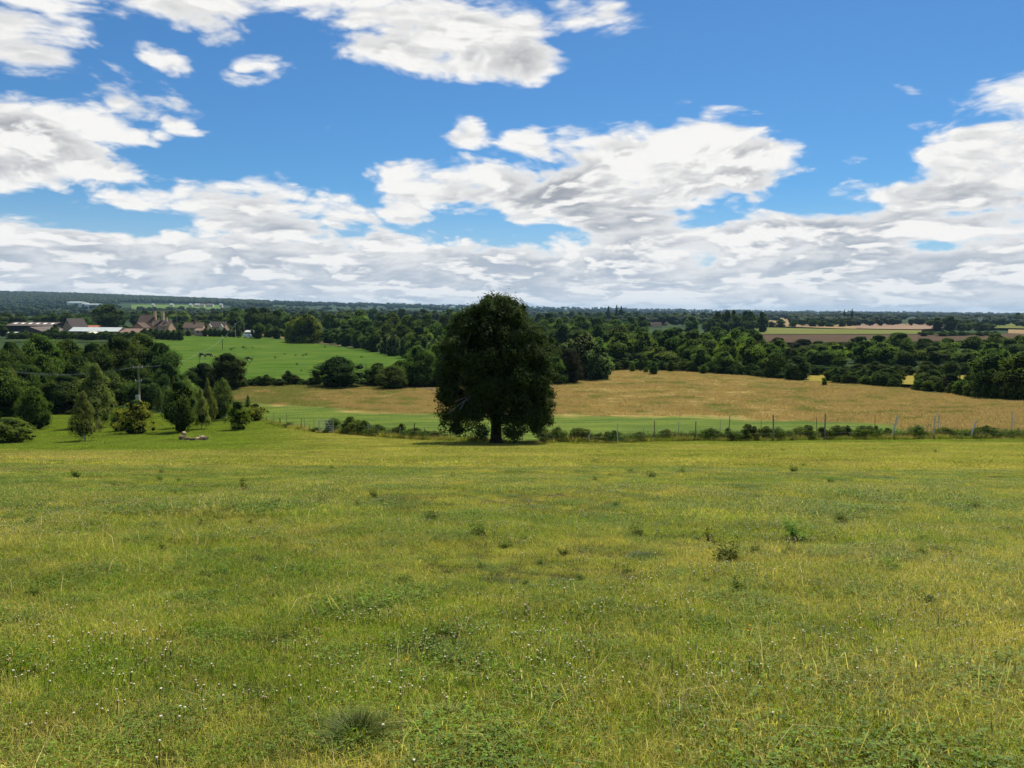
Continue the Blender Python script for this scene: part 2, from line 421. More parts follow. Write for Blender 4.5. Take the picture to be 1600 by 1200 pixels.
M['clover_leaf'] = blade_material('clover_leaf', (.065, .135, .008), (.105, .19, .012), (.11, .16, .015), trans=.35)

m, N = material('pasture_turf'); p = pos(N); t = sward(N, p)
f = N.noise(p, 9, 6, .7); f2 = N.noise(p, 2.4, 5, .65)
base = N.mix(t, (.036, .066, .007), (.125, .105, .026))  # base kept dark: soil, plus shade between the blades put into the colour
col = N.mix(N.ramp(f, .40, .62), N.mix(1.0, base, (.45, .45, .5, 1), 'MULTIPLY'), base)
col = N.mix(N.ramp(f2, .58, .75, 0, .6), col, (.05, .095, .012))
finish(N, principled(N, col, .9, .1, normal=bump(N, N.m('ADD', f, f2), .9, .15))); M['turf'] = m

m, N = material('meadow_ground'); p = pos(N)
st = N.n.new('ShaderNodeMapping'); st.inputs['Rotation'].default_value = (0, 0, R(4)); st.inputs['Scale'].default_value = (.22, 1, 1); N.put(st.inputs['Vector'], p)
a = N.noise(st.outputs[0], .35, 6, .68); b = N.noise(p, .16, 4, .6); c = N.noise(p, 1.6, 4, .7)
k = N.attr('strip')
kk = N.ramp(N.m('ADD', k, N.m('MULTIPLY', N.m('SUBTRACT', b, .5), .9)), .35, .65)
dry = N.mix(N.ramp(a, .35, .66), (.135, .102, .022), (.345, .250, .075))
dry = N.mix(N.ramp(N.m('ADD', b, N.ramp(N.sep(p)[0], -8, -45, 0, .16)), .50, .64, 0, .75), dry, (.110, .135, .022))
d4 = N.noise(st.outputs[0], 1.3, 5, .75)
dry = N.mix(N.ramp(d4, .54, .66, 0, .6), dry, (.07, .062, .018))
dry = N.mix(N.ramp(c, .55, .8, 0, .5), dry, (.29, .21, .085))
gr = N.mix(N.ramp(a, .35, .65), (.050, .094, .006), (.115, .155, .014))
col = N.mix(kk, dry, gr)
finish(N, principled(N, col, .9, .1, normal=bump(N, N.m('ADD', a, c), 1.0, .35))); M['meadow'] = m
M['meadow_blade'] = None
m, N = material('meadow_hay_blade'); p = pos(N); r = N.attr('rnd')
b = N.noise(p, .16, 4, .6)
col = N.mix(r, (.31, .225, .065), (.52, .39, .14)); col = N.mix(N.ramp(N.m('ADD', b, N.ramp(N.sep(p)[0], -8, -45, 0, .16)), .5, .66, 0, .75), col, (.19, .225, .04))
tr = N.n.new('ShaderNodeBsdfTranslucent'); N.put(tr.inputs[0], col)
mx = N.n.new('ShaderNodeMixShader'); mx.inputs[0].default_value = .5
N.l.new(principled(N, col, .7, .1), mx.inputs[1]); N.l.new(tr.outputs[0], mx.inputs[2]); finish(N, mx.outputs[0]); M['meadow_blade'] = m

def field_mat(name, c0, c1, c2, s=.06, stripe=0, ang=0):
    m, N = material(name); p = pos(N)
    st = N.n.new('ShaderNodeMapping'); st.inputs['Rotation'].default_value = (0, 0, R(ang)); st.inputs['Scale'].default_value = (.3, 1, 1); N.put(st.inputs['Vector'], p)
    a = N.noise(st.outputs[0], s * 4, 6, .65); b = N.noise(p, s, 4, .6); c = N.noise(p, s * 14, 4, .7)
    col = N.mix(N.ramp(a, .35, .65), c0, c1); col = N.mix(N.ramp(b, .45, .7), col, c2)
    col = N.mix(N.ramp(c, .5, .75, 0, .35), col, N.mix(1.0, col, (.6, .65, .6, 1), 'MULTIPLY'))
    finish(N, principled(N, col, .95, .05, normal=bump(N, N.m('ADD', a, c), .8, .25))); return m
M['horse'] = field_mat('horse_paddock_grass', (.034, .078, .005), (.062, .118, .008), (.080, .120, .012), .07)
M['field_green'] = field_mat('far_green_crop', (.075, .125, .022), (.10, .15, .028), (.065, .12, .02), .01)
M['field_lime'] = field_mat('mown_field', (.10, .112, .022), (.135, .14, .032), (.085, .11, .022), .02)
M['field_tan'] = field_mat('stubble_field', (.21, .145, .07), (.26, .18, .09), (.16, .15, .055), .012)
M['field_brown'] = field_mat('ploughed_field', (.060, .037, .022), (.085, .052, .030), (.055, .042, .022), .03)
M['field_yellow'] = field_mat('yellow_stubble', (.19, .155, .022), (.24, .19, .03), (.17, .15, .025), .05)
M['sand'] = field_mat('quarry_sand', (.20, .135, .085), (.26, .185, .13), (.14, .085, .055), .02)
M['under'] = field_mat('woodland_floor', (.018, .032, .010), (.03, .05, .014), (.024, .036, .012), .03)
M['plain'] = field_mat('valley_plain', (.022, .042, .013), (.034, .058, .017), (.028, .048, .016), .01)

OAKL = leaf_material('big_tree_leaf', (.022, .038, .008), (.066, .095, .020), (.11, .075, .020), .26, .06)
LEAVES = {
 'hill': leaf_material('hill_leaf', (.016, .032, .012), (.034, .058, .018), None, .2),
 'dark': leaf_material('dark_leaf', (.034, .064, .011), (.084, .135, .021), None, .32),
 'mid': leaf_material('mid_leaf', (.054, .100, .013), (.130, .200, .027), (.16, .18, .03), .36, .08),
 'light': leaf_material('light_leaf', (.080, .135, .018), (.165, .24, .035), (.2, .22, .05), .38, .1),
 'willow': leaf_material('willow_leaf', (.13, .17, .020), (.27, .31, .04), (.30, .30, .05), .4, .1),
 'birch': leaf_material('birch_leaf', (.075, .115, .028), (.185, .225, .055), (.24, .21, .07), .4, .12),
 'yellowish': leaf_material('yellowing_leaf', (.065, .105, .012), (.18, .20, .020), (.32, .25, .03), .38, .15),
 'grey': leaf_material('greyish_leaf', (.11, .155, .055), (.25, .31, .11), None, .38),
 'red': leaf_material('reddish_leaf', (.026, .026, .012), (.060, .052, .022), (.09, .05, .02), .25, .1),
 'bramble': leaf_material('bramble_leaf', (.040, .075, .010), (.115, .170, .024), (.22, .17, .05), .34, .14),
}
M['core'] = simple('inner_foliage_shade', (.010, .020, .006), (.018, .032, .009), 2.0, .95, .0, bmp=.2)  # near-black crown filler, the shade inside the foliage put into its colour
M['bark'] = simple('bark', (.045, .035, .025), (.11, .09, .065), 9, .9, .1, bmp=.8)
M['bark_pale'] = simple('pale_bark', (.25, .23, .19), (.42, .39, .33), 6, .85, .1, bmp=.4)
M['post'] = simple('weathered_wood', (.24, .185, .115), (.46, .37, .25), 12, .85, .1, bmp=.5)
M['post_dark'] = simple('dark_wood', (.05, .04, .03), (.11, .09, .065), 12, .85, .1, bmp=.5)
M['post_pale'] = simple('bleached_wood', (.62, .55, .42), (.85, .78, .64), 12, .85, .1, bmp=.5)
M['steel'] = simple('galvanised_steel', (.42, .44, .43), (.60, .62, .60), 4, .45, .5, .6, bmp=.05)
M['wire'] = simple('fence_wire', (.16, .16, .16), (.28, .28, .27), 3, .5, .4, .7, bmp=.02)
M['cable'] = simple('power_cable', (.22, .25, .27), (.30, .33, .35), 3, .5, .3, 0, bmp=.0)
M['stone'] = simple('cotswold_stone', (.40, .27, .16), (.55, .40, .25), 1.6, .9, .1)
M['stone_yellow'] = simple('yellow_stone', (.52, .39, .20), (.68, .53, .31), 1.6, .9, .1)
M['brick'] = simple('brick_wall', (.30, .15, .10), (.42, .24, .17), 2.5, .9, .1)
M['render_cream'] = simple('cream_render', (.55, .50, .38), (.68, .63, .50), 1.5, .85, .1)
M['render_pink'] = simple('pinkish_render', (.58, .34, .26), (.68, .43, .33), 1.5, .85, .1)
M['roof_dark'] = simple('dark_slate_roof', (.035, .028, .026), (.065, .052, .048), 2.2, .8, .2)
M['roof_grey'] = simple('grey_sheet_roof', (.075, .062, .052), (.125, .10, .085), .8, .8, .2)
M['roof_brown'] = simple('brown_tile_roof', (.066, .048, .038), (.120, .086, .068), 2.0, .85, .1)
M['roof_red'] = simple('red_tile_roof', (.30, .10, .065), (.40, .15, .10), 2.0, .85, .1)
M['roof_pink'] = simple('faded_tile_roof', (.17, .11, .085), (.26, .18, .14), 1.0, .85, .1)
M['roof_white'] = simple('pale_metal_roof', (.40, .44, .42), (.50, .54, .51), .5, .5, .3)
M['dark'] = simple('dark_wall_and_bay_shade', (.012, .012, .013), (.03, .028, .026), 2, .7, .2)  # near-black for dark shed walls and the shade painted into open bays
M['glass'] = simple('window_glass', (.02, .025, .03), (.04, .045, .05), 1, .15, .6)
M['frame'] = simple('white_frame', (.62, .62, .58), (.75, .75, .70), 3, .6, .3)
M['skylight'] = simple('clear_roof_sheet', (.72, .70, .60), (.85, .83, .74), 1, .4, .4)
M['white_paint'] = simple('white_paint', (.74, .75, .75), (.82, .82, .82), 1, .35, .5)
M['rubber'] = simple('tyre_rubber', (.012, .012, .012), (.03, .03, .03), 5, .8, .2)
M['log'] = simple('log_bark', (.13, .085, .05), (.26, .19, .12), 14, .9, .1, bmp=.8)
M['log_cut'] = simple('cut_wood', (.34, .25, .15), (.50, .39, .25), 14, .85, .1)
M['horse_coat'] = simple('dark_horse_coat', (.012, .009, .008), (.035, .025, .02), 3, .6, .3)
M['horse_sock'] = simple('white_sock', (.55, .52, .48), (.70, .67, .62), 6, .8, .2)
M['flower'] = simple('clover_flower', (.66, .60, .42), (.92, .86, .68), 90, .8, .1, bmp=.6)
M['flower_brown'] = simple('faded_clover_flower', (.40, .28, .18), (.60, .47, .34), 90, .85, .1, bmp=.6)
M['flower_yellow'] = simple('yellow_petal', (.80, .42, .01), (.85, .55, .02), 60, .7, .2)

# ================================================================== the ground and the fields
def grid_mesh(name, X, Y, Z, mat, attrs=None):
    n, k = X.shape
    V = np.stack([X, Y, Z], -1).reshape(-1, 3)
    idx = np.arange(n * k).reshape(n, k)
    Fq = np.stack([idx[:-1, :-1], idx[1:, :-1], idx[1:, 1:], idx[:-1, 1:]], -1).reshape(-1, 4)
    return mesh_np(name, V, [Fq], mat, attrs, smooth=True)

# one sheet that reaches the horizon, lying a little under the field sheets
u = np.linspace(-1, 1, 381); U = 14000 * np.sinh(8.0 * u) / math.sinh(8.0)
v = np.linspace(-.55, 1, 460); Vy = 15500 * np.sinh(8.2 * v) / math.sinh(8.2)
Xg, Yg = np.meshgrid(U, Vy)
Zg = terr(Xg, Yg) - .25 - .0028 * np.clip(np.abs(Yg), 0, 500) * (np.abs(Yg) < 9000)
o = obj('ground', grid_mesh('ground', Xg, Yg, Zg, M['plain']))
tag(o, 'wide dark green valley plain reaching the horizon', None, None, 'structure')

FENCE_PX = [(-700, 664), (0, 664), (250, 664), (415, 657), (437, 666), (471, 672), (499, 677), (528, 678), (575, 682), (612, 685), (663, 688), (727, 690), (804, 693), (884, 692), (965, 693), (1022, 691),
            (1087, 689), (1140, 690), (1208, 690), (1290, 688), (1392, 688), (1457, 687), (1516, 686), (1600, 686), (1900, 686), (2300, 686)]
FL = []
for (px, py) in FENCE_PX:
    if px < 415: FL.append(None)
    else: FL.append(hit(px, py))
f0 = FL[3]
fx = [f[0] for f in FL[3:]]; fy = [f[1] for f in FL[3:]]
def fence_y(X):
    X = np.asarray(X, float)
    return np.where(X < fx[0], fy[0] + np.clip((fx[0] - X) * .75, 0, 22), np.interp(X, fx, fy))

# pasture: from behind the camera down to the fence
a = np.linspace(-1, 1, 330)[None, :]; b = np.linspace(0, 1, 330)[:, None]
Xa = 150 * np.sinh(4.0 * a) / math.sinh(4.0) * np.ones_like(b)
Xa = Xa * np.clip(.12 + b * 1.2, 0, 1) * (1 + 0 * a)
Ya = -14 + (fence_y(Xa) + .35 + 14) * (b ** 1.5)
o = obj('pasture', grid_mesh('pasture', Xa, Ya, terr(Xa, Ya), M['turf']))
tag(o, 'sloping grazed pasture of green and straw coloured turf', None, None, 'structure')

# golden hay meadow beyond the fence
MEADOW_TOP = [(-400, 612), (150, 612), (365, 607), (400, 604), (470, 601), (560, 602), (600, 606), (680, 607), (775, 606), (868, 603), (900, 594), (940, 585), (965, 579), (1010, 579), (1100, 583), (1180, 589), (1240, 595), (1300, 600), (1345, 602), (1400, 607), (1450, 613), (1500, 619), (1540, 625), (1600, 629), (1750, 640), (2000, 650)]
mt = [hit(px, py, 60) for px, py in MEADOW_TOP]
mtx = np.array([q[0] / q[1] for q in mt]); mty = np.array([q[1] for q in mt])
def meadow_top(s): return np.interp(s, mtx, mty)
a = np.linspace(-.345, 1.25, 400)[None, :]; b = np.linspace(0, 1, 150)[:, None]
top = meadow_top(a) + 3
def fence_at_s(s):
    y = np.full_like(s, 66.0)
    for _ in range(12): y = .5 * y + .5 * fence_y(s * y)
    return y
bot = np.minimum(fence_at_s(a) + .35, top - 4)
Yb = bot + (top - bot) * b ** 1.3; Xb = a * Yb
pxs = 800 + Xb / Yb * F * .995
lim = np.interp(pxs, [300, 430, 560, 700, 860, 1000, 1100, 1250, 1400, 1460, 1700], [618, 634, 643, 650, 650, 650, 652, 658, 662, 700, 700])
zr = terr(Xb, Yb)
# row at which each point is seen from the brow, used only to lay out where the mown strip runs
dd = np.stack([Xb, Yb, zr], -1) @ RMn
rows = 600 + F * dd[..., 1] / dd[..., 2]
strip = np.clip(.5 + (rows - lim) / 22, 0, 1)
o = obj('hay_meadow', grid_mesh('hay_meadow', Xb, Yb, zr, M['meadow'], {'strip': strip.ravel()}))
tag(o, 'golden brown hay meadow with a mown green strip along the fence', None, None, 'structure')

def field(name, bottom, topc, mat, label, n=120, k=50, lift=.0, y0=60):
    """a field sheet between two hedge lines given where they are seen"""
    B = [hit(px, py, y0) for px, py in bottom]; Tt = [hit(px, py, y0) for px, py in topc]
    bs = np.array([q[0] / q[1] for q in B]); by = np.array([q[1] for q in B]); ts = np.array([q[0] / q[1] for q in Tt]); ty = np.array([q[1] for q in Tt])
    lo = max(bs.min(), ts.min()); hi = min(bs.max(), ts.max())
    a = np.linspace(lo, hi, n)[None, :]; b = np.linspace(0, 1, k)[:, None]
    y0_ = np.interp(a, bs, by); y1_ = np.maximum(np.interp(a, ts, ty), y0_ + .5)
    Y = y0_ + (y1_ - y0_) * b ** 1.4; X = a * Y
    o = obj(name, grid_mesh(name, X, Y, terr(X, Y) + lift, mat)); tag(o, label, None, None, 'structure'); return o

field('horse_paddock', [(180, 612), (300, 605), (400, 598), (480, 598), (560, 600), (640, 600), (700, 600)], [(180, 540), (240, 531), (290, 523), (380, 523), (420, 528), (500, 538), (560, 545), (640, 553), (700, 560)],
      M['horse'], 'bright green horse paddock below the stone houses', 200, 120)
field('far_green_field', [(205, 488), (345, 489)], [(205, 476.5), (360, 477.5)], M['field_green'], 'flat bright green field in front of the far hill', lift=1.2, y0=900)
field('mown_field', [(1140, 525), (1200, 524), (1300, 524), (1440, 524)], [(1140, 511), (1200, 513), (1300, 515.5), (1440, 517.5)], M['field_lime'], 'yellow green mown field across the valley', lift=1.0, y0=300)
field('ploughed_strip', [(1170, 538), (1300, 538), (1440, 536), (1700, 532)], [(1170, 524.8), (1300, 524.8), (1440, 524.8), (1700, 522)], M['field_brown'], 'reddish brown ploughed strip behind the wood', lift=1.0, y0=300)
field('stubble_field', [(1195, 510.5), (1300, 514.5), (1340, 515.5)], [(1195, 497.5), (1260, 498.5), (1340, 502.5)], M['field_tan'], 'pale tan stubble field on the far slope', lift=1.2, y0=600)
field('quarry_ground', [(1338, 515.5), (1360, 516), (1440, 517), (1475, 515)], [(1338, 509), (1360, 507.5), (1440, 508), (1475, 508)], M['sand'], 'bare reddish sand of the distant quarry', lift=1.6, y0=600)
field('right_far_field', [(1550, 514), (1600, 515), (1700, 516)], [(1550, 506), (1600, 506), (1700, 507)], M['field_lime'], 'olive green field beyond the trees on the right', lift=1.4, y0=600)
field('right_tan_field', [(1575, 523), (1600, 524), (1700, 525)], [(1575, 516.5), (1600, 517), (1700, 518)], M['field_tan'], 'narrow tan field at the right edge', lift=1.2, y0=400)
field('yellow_stubble', [(1255, 597), (1290, 598), (1350, 599), (1520, 612)], [(1255, 581.5), (1290, 582.5), (1400, 585), (1520, 588)], M['field_yellow'], 'bright yellow stubble glimpsed behind the hedge', lift=.2, y0=150)
field('pale_far_field', [(60, 505.5), (110, 505.5)], [(60, 498), (110, 498.5)], M['field_lime'], 'pale field behind the farm sheds', lift=1.0, y0=500)
field('yellow_far_field', [(283, 494.5), (305, 494.5)], [(283, 490.5), (305, 490.5)], M['field_yellow'], 'small yellow field between the far trees', lift=1.2, y0=800)
field('golden_bank', [(405, 524), (430, 529), (480, 535), (560, 545)], [(405, 522), (430, 526.2), (480, 533), (560, 543.6)], M['field_tan'], 'thin golden bank along the top of the paddock', lift=.3, y0=200)

# ================================================================== foliage
def quads_leaves(P, Nrm, size, rng, droop=0.0):
    n = len(P)
    Nn = Nrm + np.array([0, 0, .35]) + rng.normal(0, .50, (n, 3)); Nn /= np.linalg.norm(Nn, axis=1, keepdims=True) + 1e-9
    t = rng.normal(0, 1, (n, 3)); t[:, 2] -= droop
    t -= (t * Nn).sum(1, keepdims=True) * Nn; t /= np.linalg.norm(t, axis=1, keepdims=True) + 1e-9
    b = np.cross(Nn, t)
    L = size * rng.uniform(.6, 1.35, (n, 1)); Wd = L * rng.uniform(.42, .7, (n, 1))
    v0 = P - t * L * .5; v1 = P + b * Wd * .5 - Nn * L * .08; v2 = P + t * L * .5; v3 = P - b * Wd * .5 - Nn * L * .08
    V = np.stack([v0, v1, v2, v3], 1).reshape(-1, 3)
    return V, np.arange(4 * n).reshape(n, 4)

_t = (1 + 5 ** .5) / 2
ICO_V = np.array([(-1, _t, 0), (1, _t, 0), (-1, -_t, 0), (1, -_t, 0), (0, -1, _t), (0, 1, _t), (0, -1, -_t), (0, 1, -_t), (_t, 0, -1), (_t, 0, 1), (-_t, 0, -1), (-_t, 0, 1)]); ICO_V /= np.linalg.norm(ICO_V[0])
ICO_F = np.array([(0, 11, 5), (0, 5, 1), (0, 1, 7), (0, 7, 10), (0, 10, 11), (1, 5, 9), (5, 11, 4), (11, 10, 2), (10, 7, 6), (7, 1, 8), (3, 9, 4), (3, 4, 2), (3, 2, 6), (3, 6, 8), (3, 8, 9), (4, 9, 5), (2, 4, 11), (6, 2, 10), (8, 6, 7), (9, 8, 1)])

def shape_profile(kind, h):
    """half width (0..0.5) at height h 0..1 of the crown"""
    if kind == 'round': return .5 * np.sqrt(np.clip(1 - ((h - .42) / .60) ** 2, 0, 1)) ** .85
    if kind == 'dome': return .5 * np.sqrt(np.clip(1 - ((h - .22) / .80) ** 2, 0, 1)) ** .8
    if kind == 'cone': return .5 * np.clip(1 - h, 0, 1) ** .72 * np.clip(.55 + h * 3.5, 0, 1)
    if kind == 'oval': return .5 * np.clip(np.sin(np.pi * np.clip(h * .94 + .05, 0, 1)) ** .62, 0, 1)
    if kind == 'flat': return .5 * np.clip(1 - (np.abs(h - .45) / .6) ** 2.5, 0, 1)
    return .5 * np.ones_like(h)

def crown_mesh(name, kind, mat, nl, nleaf, lsize, lr, seed, h0=.0, core=.72, droop=0, jag=.10, ratio=1.0):
    """unit crown: z h0..1, width about 1"""
    rng = np.random.RandomState(seed)
    C = []; Rr = []
    tries = 0
    while len(C) < nl and tries < 9000:
        tries += 1
        h = rng.uniform(0, 1) ** .85; ph = rng.uniform(0, 2 * np.pi)
        w = float(shape_profile(kind, np.array(h)))
        wob = 1 + jag * (1.6 * math.sin(ph * 2 + seed) * math.sin(h * 5 + seed) + rng.normal(0, .6))
        r = w * wob; rad = lr * rng.uniform(.65, 1.3) * (.55 + .9 * w)
        rr = max(r - rad, 0) * (rng.uniform(.55, 1) if rng.rand() < .3 else 1)
        c = np.array([rr * math.cos(ph), rr * math.sin(ph), h0 + (1 - h0) * h - rad * .8 * (h > .7) + rad * .4 * (h < .1)])
        C.append(c); Rr.append(rad)
    C = np.array(C); Rr = np.array(Rr)
    per = np.maximum((nleaf * Rr ** 2 / (Rr ** 2).sum()), 3).astype(int)
    own = np.repeat(np.arange(len(C)), per); n = len(own)
    d = rng.normal(0, 1, (n, 3)); d[:, 2] = np.where(rng.rand(n) < .45, np.abs(d[:, 2]), d[:, 2]); d /= np.linalg.norm(d, axis=1, keepdims=True)
    rad = Rr[own][:, None] * (rng.uniform(.55, 1.18, (n, 1)) ** .6)
    fl = np.array([1, 1, ratio])
    P = C[own] + d * rad * fl
    if droop: P[:, 2] -= rng.uniform(0, 1, n) ** 2 * droop * np.linalg.norm(P[:, :2], axis=1)
    P[:, 2] = np.maximum(P[:, 2], .015)
    V, Fq = quads_leaves(P, d, lsize, rng, 1.5 if droop else .2)
    rnd = np.repeat(np.clip(rng.uniform(0, 1, n) * .6 + .4 * rng.rand(len(C))[own], 0, 1), 4)
    fm = np.zeros(len(Fq), int)
    faces = [Fq]; Vs = [V]; rn = [rnd]; base = len(V)
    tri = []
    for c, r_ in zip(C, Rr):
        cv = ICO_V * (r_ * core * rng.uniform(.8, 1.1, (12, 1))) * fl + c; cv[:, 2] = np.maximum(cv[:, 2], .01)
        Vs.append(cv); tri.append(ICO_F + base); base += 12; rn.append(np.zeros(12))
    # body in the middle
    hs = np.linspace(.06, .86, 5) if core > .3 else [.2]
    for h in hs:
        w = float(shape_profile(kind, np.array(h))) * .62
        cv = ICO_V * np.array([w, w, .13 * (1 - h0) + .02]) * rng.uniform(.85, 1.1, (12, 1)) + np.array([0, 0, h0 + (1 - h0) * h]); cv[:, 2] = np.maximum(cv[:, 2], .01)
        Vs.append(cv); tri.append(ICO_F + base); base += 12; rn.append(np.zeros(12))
    tri = np.concatenate(tri)
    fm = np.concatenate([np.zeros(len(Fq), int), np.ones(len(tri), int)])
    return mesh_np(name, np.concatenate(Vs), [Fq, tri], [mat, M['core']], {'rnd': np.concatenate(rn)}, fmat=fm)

def trunk_mesh(name, mat, r=.035, h=.55, limbs=5, seed=0, stems=1):
    rng = np.random.RandomState(seed); mb = MB()
    for s in range(stems):
        off = np.array([rng.normal(0, .05), rng.normal(0, .05), 0]) * (stems > 1)
        lean = off * 2
        pts = [off + lean * t + np.array([rng.normal(0, .006), rng.normal(0, .006), -.03 + t * (h + .03)]) for t in np.linspace(0, 1, 6)]
        mb.tube(pts, [r * q for q in (1.45, 1.0, .88, .75, .6, .4)], 8)
        for k in range(limbs):
            a = rng.uniform(0, 6.28); z0 = h * rng.uniform(.35, .9); L = rng.uniform(.16, .3)
            p0 = off + lean * (z0 / h) + np.array([0, 0, z0]); p2 = p0 + np.array([math.cos(a) * L, math.sin(a) * L, L * rng.uniform(.5, 1.0)])
            mb.tube([p0, (p0 + p2) / 2 + np.array([0, 0, .02]), p2], [r * .5, r * .34, r * .12], 5)
    return mb.mesh(name, mat, smooth=True)

TR = {k: [trunk_mesh('trunk', M['bark'], seed=k_, stems=st, r=rr) for k_ in range(2)] for k, st, rr in (('one', 1, .032), ('many', 3, .022))}
TR['birch'] = [trunk_mesh('trunk', M['bark_pale'], r=.016, h=.8, seed=4, limbs=7)]
CR = {}
def crowns(key, kinds, mat, nl, nleaf, lsize, lr, seeds, **k):
    CR[key] = [crown_mesh('crown', kd, LEAVES[mat], nl, nleaf, lsize, lr, sd, **k) for kd, sd in zip(kinds, seeds)]
for mt_ in ('dark', 'mid', 'light'):
    crowns('far_' + mt_, ['round', 'dome', 'round', 'oval'], mt_, 44, 4200, .044, .17, [1, 2, 3, 4], h0=.03, core=.62, jag=.16)
crowns('far_grey', ['round', 'dome'], 'grey', 40, 3600, .036, .16, [11, 12])
crowns('far_red', ['dome'], 'red', 40, 3600, .036, .16, [13])
crowns('willow', ['round'], 'willow', 60, 9000, .045, .15, [21], droop=.4, core=.4)
crowns('near_dark', ['oval', 'dome'], 'dark', 80, 11000, .032, .15, [31, 32], h0=.07, core=.55, jag=.16)
crowns('near_mid', ['round', 'dome'], 'mid', 80, 11000, .032, .15, [33, 34], h0=.04, core=.55, jag=.16)
crowns('near_birch', ['cone', 'cone', 'oval'], 'birch', 90, 10000, .030, .13, [41, 42, 43], h0=.09, core=.3, jag=.22)
crowns('near_yellow', ['dome', 'flat'], 'yellowish', 60, 6500, .042, .15, [51, 52], h0=.03, core=.4, jag=.25)
crowns('bush', ['dome', 'dome', 'flat', 'dome'], 'bramble', 44, 4200, .062, .19, [61, 62, 63, 68], h0=0, core=.2, jag=.35)
crowns('bush_dark', ['dome', 'flat'], 'dark', 60, 6500, .040, .17, [64, 65], jag=.2, core=.6)
crowns('spiky', ['oval', 'dome'], 'bramble', 30, 2200, .075, .16, [66, 67], core=.12, jag=.3)

_rt = random.Random(5)
def tree(name, label, cat, x, y, z, h, w, key, trunk='one', group=None, rz=None, var=None, depth=None):
    """thing > trunk, crown"""
    root = empty(name, (x, y, z), _rt.uniform(0, 6.28) if rz is None else rz, label, cat, group)
    ms = CR[key]; me = ms[_rt.randrange(len(ms)) if var is None else var]
    if trunk:
        tm = _rt.choice(TR[trunk]); k = max(w, h * .7)
        obj('trunk', tm, root, scale=(k, k, h))
    obj('crown', me, root, scale=(w, depth or w, h))
    return root

def tree_px(name, label, cat, px, pbase, ptop, wpx, key, trunk='one', group=None, Y=None, **k):
    if Y is None: x, y, z = hit(px, pbase, 20)
    else: x, y, z = on(px, Y)
    h = max(ztop(px, ptop, y) - z, .4)
    return tree(name, label, cat, x, y, z - .05, h, wpx * PX(y), key, trunk, group, **k)

# ---- the big lone tree -------------------------------------------------------------------
bx, by, bz = hit(775, 693)
kx = PX(by)
root = empty('chestnut_tree', (bx, by, bz - .05), 0, 'huge dark round-crowned tree standing alone in the middle at the pasture fence', 'tree')
PR = [(459, -12, 12), (463, -28, 28), (470, -40, 42), (480, -52, 50), (490, -64, 58), (510, -82, 74), (540, -95, 90), (580, -92, 95), (610, -92, 92), (630, -96, 86), (650, -101, 84), (664, -101, 86), (673, -80, 70)]
prz = np.array([(693 - p[0]) * kx for p in PR])[::-1]; prl = np.array([-p[1] * kx for p in PR])[::-1]; prr = np.array([p[2] * kx for p in PR])[::-1]
rng = np.random.RandomState(77)
C = []; Rr = []
zlo, zhi = prz[0], prz[-1]
while len(C) < 230:
    h = rng.uniform(zlo, zhi); ph = rng.uniform(0, 2 * np.pi)
    l = np.interp(h, prz, prl); r_ = np.interp(h, prz, prr)
    cx = math.cos(ph); w = (r_ if cx > 0 else l); w = w * cx * cx + .5 * (l + r_) * (1 - cx * cx)
    w *= .98 + .05 * math.sin(3 * ph + h) + rng.normal(0, .03) - .16 * np.clip((h - 7) / 4, 0, 1)
    rad = rng.uniform(.45, .95) * (.65 + .35 * min(w / 4, 1))
    rr = max(w - rad * .9, 0)
    if rng.rand() < .3: rr *= rng.uniform(.3, .9)
    if h - zlo < .8: rad *= .7
    if h < 3.6 and abs(rr * math.cos(ph) + 3.3) < .75 and 1.5 < h and rng.rand() < .6: continue
    C.append(np.array((rr * math.cos(ph), rr * math.sin(ph), min(h, zhi - rad * .55)))); Rr.append(rad)
k_ = 0
while k_ < 150:
    h = rng.uniform(zlo, zhi); ph = rng.uniform(0, 2 * np.pi)
    l = np.interp(h, prz, prl); r_ = np.interp(h, prz, prr)
    cx = math.cos(ph); w = (r_ if cx > 0 else l); w = w * cx * cx + .5 * (l + r_) * (1 - cx * cx)
    w *= 1.03 + rng.normal(0, .075) - .16 * np.clip((h - 7) / 4, 0, 1)
    br = rng.uniform(.9, 1.7) * (.6 + .4 * min(w / 4, 1))
    if h - zlo < 1.2: br *= .65
    rr = max(w - br * .95, 0)
    c = np.array((rr * math.cos(ph), rr * math.sin(ph), min(h, zhi - br * .75)))
    c[2] = max(c[2], zlo + br * .45)
    if abs(c[0] + 3.1) < .75 and c[2] < 3.6 and rng.rand() < .6: continue
    k_ += 1
    for q_ in range(rng.randint(5, 9)):
        dv = rng.normal(0, 1, 3); dv /= np.linalg.norm(dv)
        dv = dv * .5 + np.array([math.cos(ph), math.sin(ph), .35]) * .5
        C.append(c + dv * br * rng.uniform(.35, .75) * (1, 1, .75)); Rr.append(br * rng.uniform(.28, .52))
C = np.array(C); Rr = np.array(Rr)
per = (150000 * Rr ** 2 / (Rr ** 2).sum()).astype(int); own = np.repeat(np.arange(len(C)), per); n = len(own)
d = rng.normal(0, 1, (n, 3)); d /= np.linalg.norm(d, axis=1, keepdims=True)
P = C[own] + d * Rr[own][:, None] * rng.uniform(.35, 1.3, (n, 1)) ** .6
